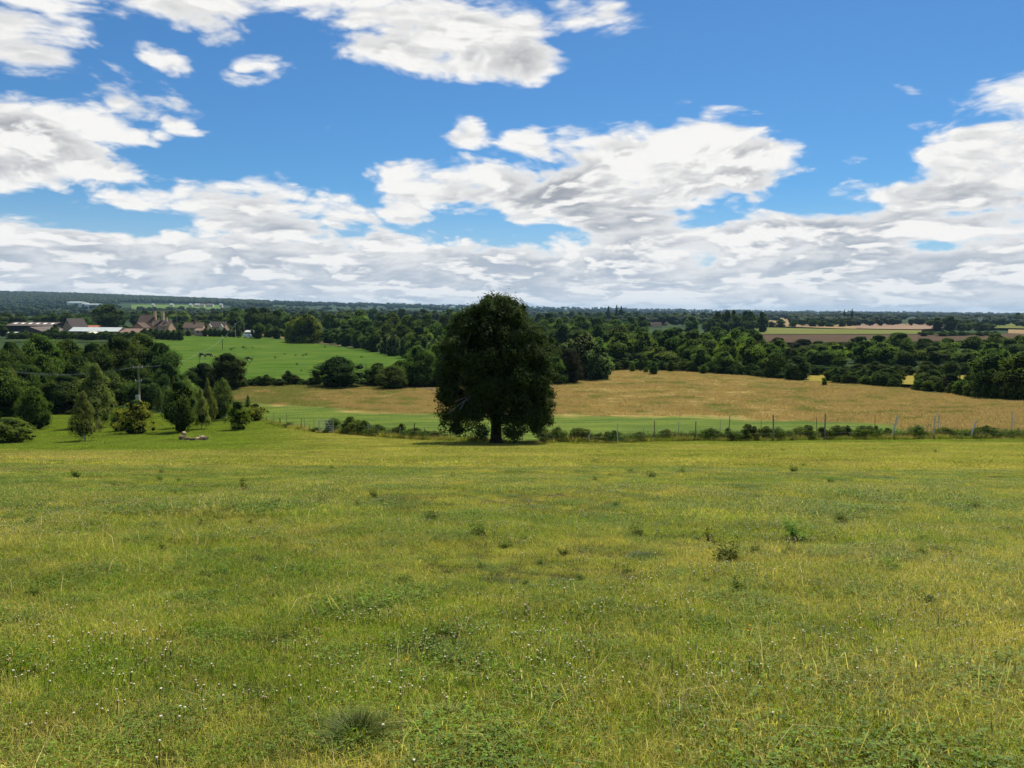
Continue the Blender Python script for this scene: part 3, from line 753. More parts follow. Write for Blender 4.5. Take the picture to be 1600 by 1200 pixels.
# a few twigs of leaves stick out past the outline
tw = rng.rand(n) < .05; P[tw] += d[tw] * .28
kp = P[:, 2] > zlo + .1 * np.sin(P[:, 0] * 3) - .15 * rng.rand(n); P = P[kp]; d = d[kp]; own = own[kp]; n = len(P)
V, Fq = quads_leaves(P, d, .17, rng, .3)
rnd = np.repeat(np.clip(rng.uniform(0, 1, n) * .6 + .4 * rng.rand(len(C))[own], 0, 1), 4)
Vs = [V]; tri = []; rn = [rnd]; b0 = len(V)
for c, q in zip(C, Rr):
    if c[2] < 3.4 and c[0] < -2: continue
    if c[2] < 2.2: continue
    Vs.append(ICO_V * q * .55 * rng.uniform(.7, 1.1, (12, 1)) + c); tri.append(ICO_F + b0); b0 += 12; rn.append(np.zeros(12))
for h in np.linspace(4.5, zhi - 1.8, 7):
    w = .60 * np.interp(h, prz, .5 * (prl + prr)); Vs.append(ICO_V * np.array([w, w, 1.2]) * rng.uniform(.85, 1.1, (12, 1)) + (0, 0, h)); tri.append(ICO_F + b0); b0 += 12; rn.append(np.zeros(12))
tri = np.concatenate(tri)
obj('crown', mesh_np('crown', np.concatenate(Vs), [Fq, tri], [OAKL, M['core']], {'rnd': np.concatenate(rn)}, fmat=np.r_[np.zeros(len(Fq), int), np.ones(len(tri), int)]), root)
mb = MB()
mb.tube([(0, 0, -.3), (0, 0, .12), (.01, 0, .5), (0, .02, 1.3), (.03, 0, 2.6), (0, .05, 5), (.1, 0, 8), (0, 0, 10.5)], [.78, .60, .47, .42, .40, .34, .2, .06], 14)
for k in range(26):
    a = rng.uniform(0, 6.28); z0 = rng.uniform(1.5, 8); L = rng.uniform(2.2, 4.4) * (1 - z0 / 16)
    p0 = np.array([0, 0, z0]); e = np.array([math.cos(a), math.sin(a), 0]); p1 = p0 + e * L * .5 + (0, 0, .5); p2 = p0 + e * L + (0, 0, .55 + z0 * .08 - (.7 if z0 < 3 else 0))
    mb.tube([p0, p1, p2], [.15, .10, .03], 6)
mb.build('trunk', M['bark'], root, smooth=True)
mb = MB()
for (p0, p1) in (((-1.0, -.9, 3.9), (-3.0, -4.2, 3.9)), ((-1.6, -1.9, 3.9), (-3.6, -3.7, 2.9)), ((-2.0, -2.5, 3.95), (-2.6, -4.2, 3.3))):
    p0 = np.array(p0); p1 = np.array(p1); mb.tube([p0, (p0 * .6 + p1 * .4) + (0, 0, .25), (p0 * .2 + p1 * .8) + (0, 0, .1), p1], [.06, .045, .03, .012], 5)
dl = mb.build('dead_limb', M['bark_pale'], root, smooth=True); tag(dl, 'bare grey dead limbs showing at the left of the crown')

# ---- planted trees in the left hollow ------------------------------------------------------
L = [
 ('birch_tree', 'nearest pale green conical tree in the left hollow, white guard round its stem', 133, 690, 609, 56, 'near_birch', 'birch', 0),
 ('birch_tree', 'tallest grey-green conical tree, just behind the nearest one and left of the power pole', 152, 668, 566, 80, 'near_birch', 'birch', 1),
 ('hornbeam_tree', 'bushy low tree with yellow-green top right below the power pole', 213, 677, 624, 56, 'near_yellow', 'many', 0),
 ('hornbeam_tree', 'small dark bushy tree filling the gap left of the one under the power pole', 190, 674, 634, 36, 'near_mid', 'many', 1),
 ('hornbeam_tree', 'darkest broad leafy tree on a short clean trunk, behind the left end of the logs', 283, 675, 594, 62, 'near_dark', 'one', 0),
 ('birch_tree', 'pale birch rising directly behind the darkest broad tree', 294, 668, 588, 44, 'near_birch', 'birch', 2),
 ('birch_tree', 'small thin pale green tree left of the darkest broad tree', 250, 645, 603, 22, 'near_birch', 'birch', 0),
 ('birch_tree', 'slender birch behind, its tip between the two tallest of the middle group', 273, 648, 587, 24, 'near_birch', 'birch', 1),
 ('birch_tree', 'thin open birch with a clear dark stem standing above the right end of the logs', 315, 671, 606, 30, 'near_birch', 'birch', 1),
 ('birch_tree', 'narrow tall birch second from the right in the middle group', 326, 662, 589, 30, 'near_birch', 'birch', 0),
 ('birch_tree', 'wide birch at the right end of the middle group, top well above the meadow edge', 349, 657, 590, 36, 'near_birch', 'birch', 2),
 ('hornbeam_tree', 'dark leafy young tree low in front of the rightmost wide birch', 339, 655, 606, 36, 'near_dark', 'one', 1),
 ('hornbeam_tree', 'round yellow-green bushy tree alone on the grass right of the birches', 372, 672, 626, 40, 'near_yellow', 'one', 0),
 ('hawthorn_tree', 'low spreading yellow-green bush tree touching the left end of the fence', 399, 657, 630, 40, 'near_yellow', 'many', 1),
 ('birch_tree', 'little conical tree peeping over the spreading bush at the fence end', 388, 640, 616, 14, 'near_birch', 'birch', 0),
 ('field_maple_tree', 'tall leafy green tree cut by the left edge of the photo', 4, 668, 574, 92, 'near_mid', 'one', 0),
 ('field_maple_tree', 'leafy tree with two dark stems right of the tree at the left edge', 54, 671, 604, 50, 'near_mid', 'many', 1),
 ('hawthorn_tree', 'low wide thorn bush on several bent dark stems at the left edge', 12, 693, 652, 78, 'near_mid', 'many', 1),
]
for i, (nm, lab, px, pb, pt, w, key, trk, var) in enumerate(L):
    t_ = tree_px(nm, lab, 'tree', px, pb, pt, w, key, trk, 'young trees planted in the left hollow', var=var)
    if i == 0:
        MB().tube([(0, 0, 0), (0, 0, .75)], .07, 10).build('tree_guard', M['white_paint'], t_)

# tall old trees of the left wood, behind them
LW = [(-30, 532, 110, 122, 'dark'), (18, 538, 74, 128, 'dark'), (62, 529, 84, 134, 'mid'), (104, 535, 76, 140, 'mid'), (146, 540, 74, 132, 'dark'), (188, 531, 84, 138, 'dark'), (222, 527, 80, 146, 'mid'), (250, 540, 76, 140, 'dark'),
      (40, 575, 70, 116, 'mid'), (100, 590, 80, 118, 'dark'), (170, 588, 80, 120, 'dark'), (225, 595, 70, 118, 'dark'), (262, 572, 52, 128, 'dark'), (0, 570, 60, 112, 'mid'), (-60, 560, 80, 112, 'mid'), (120, 560, 70, 124, 'dark'), (205, 565, 64, 124, 'dark'), (68, 560, 60, 120, 'mid')]
where = ['the left edge of the photo', 'the grass at the far left', 'the gabled shed', 'the stone barn', 'the long white roof', 'the power pole', 'the chimneyed house', 'the left end of the paddock']
for i, (px, pt, w, Y, c) in enumerate(LW):
    pt -= 6
    tree_px('broadleaf_tree', 'tall %s green tree of the left wood below the farm' % ('dark' if c == 'dark' else 'mid'), 'tree', px, None, pt, w, 'near_' + c, 'one', 'old %s trees of the left wood' % ('dark' if c == 'dark' else 'mid green'), Y=Y)

for i, px in enumerate(np.arange(-40, 300, 15)):
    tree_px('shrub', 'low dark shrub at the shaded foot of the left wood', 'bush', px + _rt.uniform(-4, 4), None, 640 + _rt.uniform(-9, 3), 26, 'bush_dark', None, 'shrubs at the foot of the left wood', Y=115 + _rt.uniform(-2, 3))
for i, px in enumerate((284, 296, 322, 330, 337, 344, 352, 360, 366, 374)):
    tree_px('garden_bush', 'rounded garden bush in front of the houses at the paddock top', 'bush', px, None, 514 + _rt.uniform(-2, 2), 11, 'bush_dark', None, 'garden bushes before the houses', Y=417)
for px, pt, Y, w in ((88, 506, 400, 12), (84, 511, 396, 16), (6, 508, 396, 16), (100, 516, 392, 12), (197, 508, 470, 22), (270, 503, 440, 18), (284, 506, 445, 14), (322, 503, 450, 14), (356, 505, 455, 20), (372, 507, 460, 14)):
    tree_px('farm_tree', 'small dark tree between the left-hand buildings', 'tree', px, None, pt, w, 'far_dark', 'one', 'small trees between the farm buildings', Y=Y)
# ---- hedges and thickets between meadow and paddock -----------------------------------------
H = [
 ('thicket', 'dark round thicket at the lower left corner of the horse paddock', 318, 610, 566, 64, 'near_dark', 150),
 ('thicket', 'taller pointed dark thicket in the hedge just below the single horse', 356, 607, 551, 62, 'near_dark', 148),
 ('thicket', 'widest isolated dark bush of the hedge, at the foot of the paddock', 528, 606, 556, 84, 'bush_dark', 150),
 ('thicket', 'dark sloping shrub right of the widest hedge bush', 590, 607, 566, 52, 'bush_dark', 152),
 ('thicket', 'light yellow-green round shrub in front of the hedge, left of the lone tree', 613, 609, 571, 54, 'near_mid', 146),
 ('thicket', 'green hedge tree directly left of the lone tree, behind its dead branch', 655, 610, 540, 66, 'near_mid', 152),
 ('thicket', 'large green hedge tree mostly hidden behind the left side of the lone tree', 690, 610, 534, 70, 'near_mid', 156),
 ('thicket', 'dark low shrub behind the light yellow-green one', 626, 606, 562, 50, 'bush_dark', 160),
]
for (nm, lab, px, pb, pt, w, key, Y) in H:
    tree_px(nm, lab, 'bush', px, pb, pt, w, key, None, 'bushes of the hedge below the paddock', Y=Y)
for i, px in enumerate(np.arange(380, 496, 11.5)):
    tree_px('hedge_bush', 'low dark bush in the hedge below the horse paddock', 'bush', px + _rt.uniform(-2, 2), None, 588 + 4 * math.sin(i * 1.7) - (7 if i == 6 else 0), 22, 'bush_dark', None, 'low hedge bushes along the paddock', Y=153 + _rt.uniform(-1, 2))
for i, px in enumerate(np.arange(565, 770, 17)):
    tree_px('hedge_bush', 'dark bush at the hedge foot near the lone tree', 'bush', px, None, 590 + _rt.uniform(-4, 4), 26, 'bush_dark', None, 'bushes at the foot of the hedge near the lone tree', Y=154)
mb = MB(); q0 = np.array(hit(676, 612, 100)); k = PX(q0[1])
mb.tube([q0 + (-16 * k, 0, 7 * k), q0 + (-9 * k, 0, 4.5 * k), q0 + (-2 * k, 0, 4 * k), q0 + (4 * k, 0, -1 * k)], [.05, .09, .10, .13], 6)
mb.tube([q0 + (-3 * k, 0, 4 * k), q0 + (1 * k, 0, 6.5 * k), q0 + (3 * k, 0, 5 * k)], [.06, .05, .03], 5)
dbr = mb.build('dead_branch', M['bark_pale']); tag(dbr, 'bleached dead branch lying at the hedge foot left of the lone tree', 'branch')

# belt of trees beyond the paddock, left of the lone tree
tree_px('willow_tree', 'bright yellow-green weeping tree at the top corner of the paddock', 'tree', 480, None, 490, 50, 'willow', 'one', None, Y=372, var=0)
tree_px('willow_tree', 'smaller yellow-green lobe tree leaning left beside the weeping tree', 'tree', 460, None, 494, 32, 'willow', 'one', None, Y=378, var=0)
for i, px in enumerate(np.arange(497, 690, 15)):
    e = np.interp(px, [490, 640, 700], [538, 552, 560])
    tree_px('broadleaf_tree', 'pointed young tree in the front rank along the right-hand paddock edge', 'tree', px + _rt.uniform(-3, 3), None, e - _rt.uniform(25, 31) + (3 if px < 520 else 0), 25 + _rt.uniform(-2, 4), _rt.choice(['far_dark', 'far_mid', 'far_dark', 'far_grey']), 'one', 'front rank of trees beside the paddock', Y=np.interp(px, [490, 640, 700], [385, 262, 235]) * 1.02)
for i, (px, pt, w, c, Y) in enumerate([(518, 489, 38, 'far_dark', 420), (545, 492, 40, 'far_mid', 440), (562, 484, 44, 'far_mid', 430), (596, 492, 42, 'far_dark', 400), (612, 488, 44, 'far_mid', 420), (640, 492, 46, 'far_mid', 380), (668, 490, 44, 'far_dark', 380),
                                  (572, 500, 48, 'far_dark', 350), (605, 505, 44, 'far_mid', 320), (628, 507, 44, 'far_dark', 300), (655, 509, 46, 'far_mid', 290), (680, 505, 50, 'far_mid', 300), (540, 507, 44, 'far_dark', 370)]):
    tree_px('broadleaf_tree', 'tall rounded tree in the high wood beside the paddock', 'tree', px, None, pt, w, c, 'one', 'high wood between the weeping tree and the lone tree', Y=Y)

# right of the lone tree
RT = [
 ('willow_tree', 'pale grey-green round tree, lightest in the wood right of the lone tree', 908, 517, 68, 'far_grey', 168, 0),
 ('broadleaf_tree', 'pale green tree partly behind the lone tree on its right', 934, 537, 46, 'far_grey', 164, 1),
 ('copper_tree', 'reddish dark round tree at the meadow edge right of the lone tree', 890, 543, 48, 'far_red', 157, 0),
 ('broadleaf_tree', 'yellow-green low tree touching the right side of the lone tree', 868, 556, 44, 'far_mid', 154, 1),
 ('broadleaf_tree', 'dark tree peeping out above the reddish one beside the lone tree', 862, 530, 52, 'far_dark', 172, 2),
]
for nm, lab, px, pt, w, key, Y, var in RT: tree_px(nm, lab, 'tree', px, None, pt, w, key, 'one', None, Y=Y, var=var)
SB = [(988, 581, 568, 10), (1001, 580, 559, 14), (1009, 582.5, 573, 9), (1021, 585, 565, 16), (1048, 581, 562, 14), (1099, 584, 569, 15), (1288, 603, 591, 9)]
SBL = ['leftmost small round bush at the far corner of the meadow', 'pointed small tree second from the left at the far meadow corner', 'tiniest low bush in the row at the far meadow corner', 'brightest and biggest round bush in the row at the far meadow corner',
       'dark small bush against the wood, right of the bright round one', 'small lone bush on the meadow edge below the middle of the wood', 'tiny dark bush standing out in the meadow below the yellow stubble']
for (px, pb, pt, w), lab in zip(SB, SBL):
    tree_px('small_bush', lab, 'bush', px, pb, pt, w, 'near_mid' if px != 1001 else 'near_dark', None, 'small bushes along the far side of the meadow')
BIG = [
 ('broadleaf_tree', 'rounded bright-topped tree bulging from the wood above the meadow edge, left of centre right', 1095, 545, 40, 'far_mid', 1),
 ('broadleaf_tree', 'neat domed tree at the meadow edge, right of the small lone bush', 1131, 549, 46, 'far_mid', 1),
 ('broadleaf_tree', 'dark dense domed tree immediately left of the yellow stubble', 1246, 556, 52, 'far_dark', 1),
 ('broadleaf_tree', 'mid green domed tree left of the dark one beside the yellow stubble', 1212, 550, 48, 'far_mid', 1),
 ('broadleaf_tree', 'dark round bush tree in the lower hedge between the two yellow gaps', 1456, 577, 48, 'far_dark', 1),
 ('broadleaf_tree', 'brownish green sloping tree left of the round bush tree in the lower hedge', 1388, 575, 44, 'far_dark', 2),
 ('broadleaf_tree', 'reddish dark bush tree right of the round one in the lower hedge', 1488, 584, 34, 'far_red', 0),
 ('broadleaf_tree', 'largest pale-topped tree at the right edge of the meadow', 1552, 551, 76, 'far_light', 0),
 ('broadleaf_tree', 'broad green tree cut by the right edge above the meadow corner', 1603, 548, 80, 'far_mid', 0),
 ('broadleaf_tree', 'dark tree between the two broad ones at the right edge', 1580, 572, 60, 'far_dark', 1),
]
def edgeY(px): return float(meadow_top(ray(px, 600)[0]))
for nm, lab, px, pt, w, key, var in BIG: tree_px(nm, lab, 'tree', px, None, pt, w, key, 'one', None, Y=edgeY(px) + 5, var=var)
for px in np.arange(948, 1620, 15):
    if 1262 < px < 1300 or 1410 < px < 1432: continue
    lo = px > 1300 and px < 1530
    tree_px('hedge_bush', 'low dark bush at the very edge of the meadow in front of the wood', 'bush', px + _rt.uniform(-4, 4), None, np.interp(px, [948, 1010, 1180, 1250, 1300, 1400, 1500, 1620], [560, 562, 572, 578, 581, 586, 594, 602]) + _rt.uniform(-5, 5), 22 + _rt.uniform(-3, 6), _rt.choice(['bush_dark', 'bush_dark', 'far_dark', 'far_mid']), None, 'bushes along the far edge of the meadow', Y=edgeY(px) + 3)
for px in np.arange(1296, 1535, 11):
    if 1410 < px < 1432 or 1494 < px < 1508: continue
    tree_px('shrub', 'dark shrub of the lower hedge, second line back from the meadow', 'bush', px, None, 576 + _rt.uniform(-3, 4) + (px - 1296) * .02, 22, _rt.choice(['far_dark', 'bush_dark', 'far_mid']), None, 'second line of the lower hedge', Y=edgeY(px) + 9)
# woodland rows, each tree its own
def row(x0, x1, step, Yf, topf, label, group, keys, wk=1.5, jit=5, name='broadleaf_tree'):
    px = x0; n = 0
    while px < x1:
        p = px + _rt.uniform(-.25, .25) * step; Y = Yf(p) * _rt.uniform(.97, 1.03)
        tp = topf(p)
        if tp is not None:
            tree_px(name, label, 'tree', p, None, tp + _rt.uniform(-jit, jit) * .6, step * wk * _rt.uniform(.9, 1.2), _rt.choice(keys), 'one', group, Y=Y); n += 1
        px += step * _rt.uniform(.85, 1.15)
    return n
I = lambda xs, ys: (lambda p: float(np.interp(p, xs, ys)))
K1 = ['far_mid', 'far_mid', 'far_dark', 'far_light']; K2 = ['far_dark', 'far_dark', 'far_mid']
nt = 0
nt += row(945, 1265, 32, lambda p: edgeY(p) + 14, I([945, 1010, 1060, 1100, 1180, 1265], [550, 545, 530, 528, 527, 552]), 'full leafy tree in the front rank behind the meadow', 'first rank of the wood behind the meadow', K1)
nt += row(1195, 1640, 33, lambda p: 235, I([1195, 1240, 1300, 1350, 1400, 1450, 1500, 1560, 1640], [552, 545, 538, 534, 536, 540, 548, 530, 528]), 'tall leafy tree in the dark wood on the right', 'dark wood behind the lower hedge', K1)
nt += row(935, 1215, 34, lambda p: 235, I([935, 970, 1040, 1100, 1150, 1190, 1215], [527, 518, 515, 516, 513, 520, 530]), 'rounded tree in the second rank of the wood beyond the meadow', 'second rank of the wood beyond the meadow', K1)
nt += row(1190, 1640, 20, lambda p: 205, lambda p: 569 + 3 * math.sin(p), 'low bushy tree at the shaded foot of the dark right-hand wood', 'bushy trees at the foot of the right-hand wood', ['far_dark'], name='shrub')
nt += row(1300, 1640, 34, lambda p: 285, I([1300, 1340, 1375, 1420, 1445, 1500, 1530, 1580, 1640], [534, 528, 519, 520, 526, 524, 525, 521, 519]), 'bright-topped tree in the upper part of the right-hand wood', 'upper part of the right-hand wood', ['far_mid', 'far_light', 'far_mid', 'far_dark'])
nt += row(1215, 1330, 34, lambda p: 300, I([1215, 1230, 1260, 1330], [526, 524, 533, 533]), 'dark treetop standing against the brown ploughed strip', 'treetops against the ploughed strip', ['far_dark', 'far_red'])
nt += row(850, 1190, 30, lambda p: 330, I([850, 900, 1000, 1080, 1190], [508, 506, 512, 512, 514]), 'rounded treetop in the wood in front of the far village roofs', 'wood in front of the far village', K1)
nt += row(690, 1010, 26, lambda p: 420, I([690, 850, 930, 1000, 1010], [493, 496, 496, 505, 507]), 'distant rounded treetop between the lone tree and the far village', 'distant wood right behind the lone tree', K2)
nt += row(820, 1180, 20, lambda p: 620, lambda p: None if 1003 < p < 1070 else float(np.interp(p, [820, 900, 1000, 1100, 1180], [490, 491, 494, 496, 493])), 'small far tree in the band in front of the village', 'far trees around the village', K2)
nt += row(1122, 1200, 13, lambda p: 640, I([1122, 1140, 1170, 1200], [486, 482, 485, 489]), 'tree in the compact dark clump left of the tan stubble field', 'compact clump beside the stubble field', ['far_dark'], wk=1.5, jit=2)
nt += row(1205, 1330, 15, lambda p: 930, lambda p: None if 1240 < p < 1250 else (501 + 4 * math.sin(p)), 'small hedge tree below the tan stubble field', 'hedge trees below the stubble field', ['far_dark'], wk=1.0, jit=2)
nt += row(1465, 1556, 16, lambda p: 760, I([1465, 1480, 1500, 1556], [496, 492, 500, 506]), 'tree in the dark clump right of the quarry', 'clump right of the quarry', ['far_dark'], wk=1.5, jit=3)
nt += row(1440, 1560, 14, lambda p: 560, lambda p: 517.5, 'low tree in the hedge under the quarry', 'low hedge trees under the quarry', ['far_dark'], wk=1.3, jit=2)
# left distance: behind the farm and the houses
nt += row(-10, 140, 22, lambda p: 620, I([-10, 60, 140], [490, 491, 488]), 'tree in the distance behind the farm sheds', 'far trees behind the farm sheds', K2 + ['far_light'])
tree_px('broadleaf_tree', 'biggest dark round tree behind the long white roof', 'tree', 172, None, 475, 52, 'far_dark', 'one', None, Y=520, var=0)
nt += row(-10, 250, 18, lambda p: 480, lambda p: None if (60 < p < 112 or 148 < p < 196 or 205 < p < 262) else 503, 'low tree close behind the farm buildings', 'low trees close behind the farm', K1 + ['far_grey'])
nt += row(130, 420, 20, lambda p: 700, I([130, 200, 260, 300, 330, 345, 420], [487, 487, 484, 490, 488, 483, 480]), 'far tree between the houses and the flat green field', 'far trees before the flat green field', K2 + ['far_mid'])
nt += row(262, 420, 19, lambda p: 520, I([262, 290, 330, 380, 420], [494, 500, 497, 492, 486]), 'dark tree standing behind the stone houses at the paddock top', 'trees behind the houses at the paddock top', K2)
nt += row(370, 500, 22, lambda p: 470, I([370, 400, 430, 460, 500], [484, 478, 482, 492, 490]), 'tall dark tree left of the weeping tree', 'tall dark trees left of the weeping tree', ['far_dark'])
nt += row(405, 460, 15, lambda p: 415, I([405, 460], [505, 512]), 'dark bushy tree at the top right corner of the paddock', 'bushy trees at the paddock top corner', ['far_dark'], jit=3)
for i, px in enumerate(np.arange(228, 284, 9)):
    tree_px('hedge_bush', 'dark hedge bush left of the pink cottage extension', 'bush', px, None, 515 - (2 if i < 3 else 0), 16, 'bush_dark', None, 'hedge bushes by the houses', Y=385 - i * 2)
for i, px in enumerate(np.arange(20, 232, 10.5)):
    tree_px('hedge_bush', 'dark hedge bush in front of the farm buildings', 'bush', px, None, 518.5 + _rt.uniform(-2.5, 2), 18, 'bush_dark', None, 'hedge bushes before the farm', Y=372)
nt += row(440, 730, 17, lambda p: 900, I([440, 730], [484, 485]), 'far small tree on the skyline side of the high wood', 'far trees over the high wood', K2)
nt += row(860, 1140, 14, lambda p: 1300, I([860, 1140], [486, 489]), 'tiny far tree near the skyline right of the lone tree', 'tiny far trees right of the lone tree', ['far_dark'], jit=2)
for px, pt, w, lab in ((949, 478, 7, 'dark single conifer on the skyline, left of the pair'), (962, 476, 6, 'pointed conifer, left one of the pair on the skyline'), (969, 478, 8, 'conifer, right one of the pair on the skyline'), (1316, 483, 3.5, 'thin poplar on the far right skyline, left of two'), (1328, 482, 4, 'thin poplar on the far right skyline, right of two'), (1586, 488, 20, 'dark round tree on the skyline at the right edge')):
    tree_px('skyline_tree', lab, 'tree', px, None, pt, w, 'far_dark', 'one', None, Y=1200, var=3)
print('belt trees', nt)

# far-off woodland that reads as one mass
def far_wood(name, label, spec, seed, cl=0):
    rng = np.random.RandomState(seed); Vs = []; tri = []; b0 = 0
    rn = []
    for (x0, x1, Y0, Y1, n, h0, h1) in spec:
        for _ in range(n):
            px = rng.uniform(x0, x1); Y = math.exp(rng.uniform(math.log(Y0), math.log(Y1))); x, y, z = on(px, Y)
            if 190 < px < 365 and 1750 < Y < 3000: continue
            if cl and vnoise(x / (Y * .06) + 3, Y / 260.0 + seed) + .5 * vnoise(x / (Y * .02), Y / 90.0) < cl - .1: continue
            h = rng.uniform(h0, h1); w = h * rng.uniform(.6, 1.3)
            col = rng.rand()
            for s in range(3):
                cv = ICO_V * rng.uniform(.75, 1.2, (12, 1)) * np.array([w * .42, w * .42, h * .40]) + np.array([x + rng.normal(0, w * .3), y + rng.normal(0, w * .2), z + h * rng.uniform(.45, .62)])
                Vs.append(cv); tri.append(ICO_F + b0); b0 += 12; rn.append(np.full(12, col * .7 + rng.rand() * .3))
    o = obj(name, mesh_np(name, np.concatenate(Vs), [np.concatenate(tri)], LEAVES['hill'], {'rnd': np.concatenate(rn)})); tag(o, label, 'woodland', None, 'stuff')
far_wood('distant_woodland', 'distant dark woods and hedgerow trees covering the valley to the skyline',
         [(-80, 1700, 950, 1600, 1500, 8, 14), (-80, 1700, 1600, 3200, 3000, 9, 16), (-80, 1700, 3200, 6500, 3800, 12, 22), (400, 1700, 6500, 12000, 1500, 14, 30)], 3, .1)
far_wood('hill_woodland', 'blue-dark wood covering the long hill on the left skyline', [(-80, 420, 2700, 5600, 6500, 11, 20)], 4)

# ================================================================== buildings
def bld(name, label, px0, px1, pbase, peave, pridge, Y, wall, roof, depth=None, kind='side', openings=(), windows=(), chim=(), rz=0, over=.35, sky=0, cat='building', base_z=None):
    """kind 'side': ridge runs across the view, 'gable': gable faces the camera. Heights from the rows given."""
    pc = (px0 + px1) / 2
    if Y is None: Y = hit(pc, pbase, 300)[1]
    k = PX(Y)
    x, y, z = on(pc, Y)
    z = ztop(pc, pbase, Y) if base_z is None else base_z
    w = (px1 - px0) * k; he = (pbase - peave) * k; hr = (pbase - pridge) * k
    d = depth or w * .7
    root = empty(name, (x, y, z), rz, label, cat)
    gz = min(0, float(terr(x, y)) - z - .3)
    mb = MB()
    if kind == 'side':
        v = [(-w / 2, 0, gz), (w / 2, 0, gz), (w / 2, d, gz), (-w / 2, d, gz), (-w / 2, 0, he), (w / 2, 0, he), (w / 2, d, he), (-w / 2, d, he), (-w / 2, d / 2, hr), (w / 2, d / 2, hr)]
        mb.add(v, [(0, 1, 5, 4), (1, 2, 6, 9, 5), (2, 3, 7, 6), (3, 0, 4, 8, 7), (0, 3, 2, 1)])
        sl = math.hypot(d / 2, hr - he); ex = over / sl
        a = np.array([0, d / 2, hr]); 
        R_ = MB()
        for s, e in ((-1, (0, he)), (1, (d, he))):
            ey, ez = e; oy = ey + (ey - d / 2) * ex; oz = ez + (ez - hr) * ex
            t = .12
            R_.add([(-w / 2 - over, oy, oz), (w / 2 + over, oy, oz), (w / 2 + over, d / 2, hr), (-w / 2 - over, d / 2, hr), (-w / 2 - over, oy, oz + t), (w / 2 + over, oy, oz + t), (w / 2 + over, d / 2, hr + t), (-w / 2 - over, d / 2, hr + t)],
                   [(0, 1, 2, 3), (4, 5, 6, 7), (0, 1, 5, 4), (1, 2, 6, 5), (2, 3, 7, 6), (3, 0, 4, 7)])
    else:
        v = [(-w / 2, 0, gz), (w / 2, 0, gz), (w / 2, d, gz), (-w / 2, d, gz), (-w / 2, 0, he), (w / 2, 0, he), (w / 2, d, he), (-w / 2, d, he), (0, 0, hr), (0, d, hr)]
        mb.add(v, [(0, 1, 5, 8, 4), (1, 2, 6, 5), (2, 3, 7, 9, 6), (3, 0, 4, 7), (0, 3, 2, 1)])
        R_ = MB(); t = .12; sl = math.hypot(w / 2, hr - he); ex = over / sl
        for s in (-1, 1):
            ox = s * w / 2 * (1 + ex); oz = he - (hr - he) * ex
            R_.add([(ox, -over, oz), (0, -over, hr), (0, d + over, hr), (ox, d + over, oz), (ox, -over, oz + t), (0, -over, hr + t), (0, d + over, hr + t), (ox, d + over, oz + t)],
                   [(0, 1, 2, 3), (4, 5, 6, 7), (0, 1, 5, 4), (1, 2, 6, 5), (2, 3, 7, 6), (3, 0, 4, 7)])
    mb.build('wall', M[wall], root); rf = R_.build('roof', M[roof], root)
    for (fx_, fw, fz0, fz1) in openings:          # dark panels painting the shade inside open bays: fractions of width, metres
        MB().box((-w / 2 + fx_ * w, -.02, (fz0 + fz1) / 2), (fw * w, .08, fz1 - fz0)).build('opening_shade', M['dark'], root)
    for (fx_, zc) in windows:
        wf = MB().box((-w / 2 + fx_ * w, -.04, zc), (1.1, .10, 1.3)).build('window', M['frame'], root)
        MB().box((-w / 2 + fx_ * w, -.10, zc), (.9, .04, 1.1)).build('pane', M['glass'], wf)
    for (fx_, dy, top, cw, m_) in chim:
        c = MB().box((-w / 2 + fx_ * w, dy, (hr * .5 + top) / 2), (cw, cw * .8, top - hr * .5)); c.box((-w / 2 + fx_ * w, dy, top - .12), (cw * 1.18, cw, .22))
        ch = c.build('chimney', M[m_], rf)
        for q in (-.22, .22): MB().tube([(-w / 2 + fx_ * w + q * cw, dy, top - .02), (-w / 2 + fx_ * w + q * cw, dy, top + .55)], .14, 8).build('chimney_pot', M['roof_red'], rf)
    for q in range(sky):
        fx_ = (q + .6) / (sky + .2); yy = d * .25; zz = he + (hr - he) * .62
        MB().add([(-w / 2 + fx_ * w - .8, d * .22, he + (hr - he) * .44 + .15), (-w / 2 + fx_ * w + .8, d * .22, he + (hr - he) * .44 + .15), (-w / 2 + fx_ * w + .8, d * .38, he + (hr - he) * .76 + .15), (-w / 2 + fx_ * w - .8, d * .38, he + (hr - he) * .76 + .15),
                  (-w / 2 + fx_ * w - .8, d * .22, he + (hr - he) * .44 + .1), (-w / 2 + fx_ * w + .8, d * .22, he + (hr - he) * .44 + .1), (-w / 2 + fx_ * w + .8, d * .38, he + (hr - he) * .76 + .1), (-w / 2 + fx_ * w - .8, d * .38, he + (hr - he) * .76 + .1)],
                 [(0, 1, 2, 3), (0, 1, 5, 4), (1, 2, 6, 5), (2, 3, 7, 6), (3, 0, 4, 7)]).build('skylight', M['skylight'], rf)
    return root, w, he, hr, d

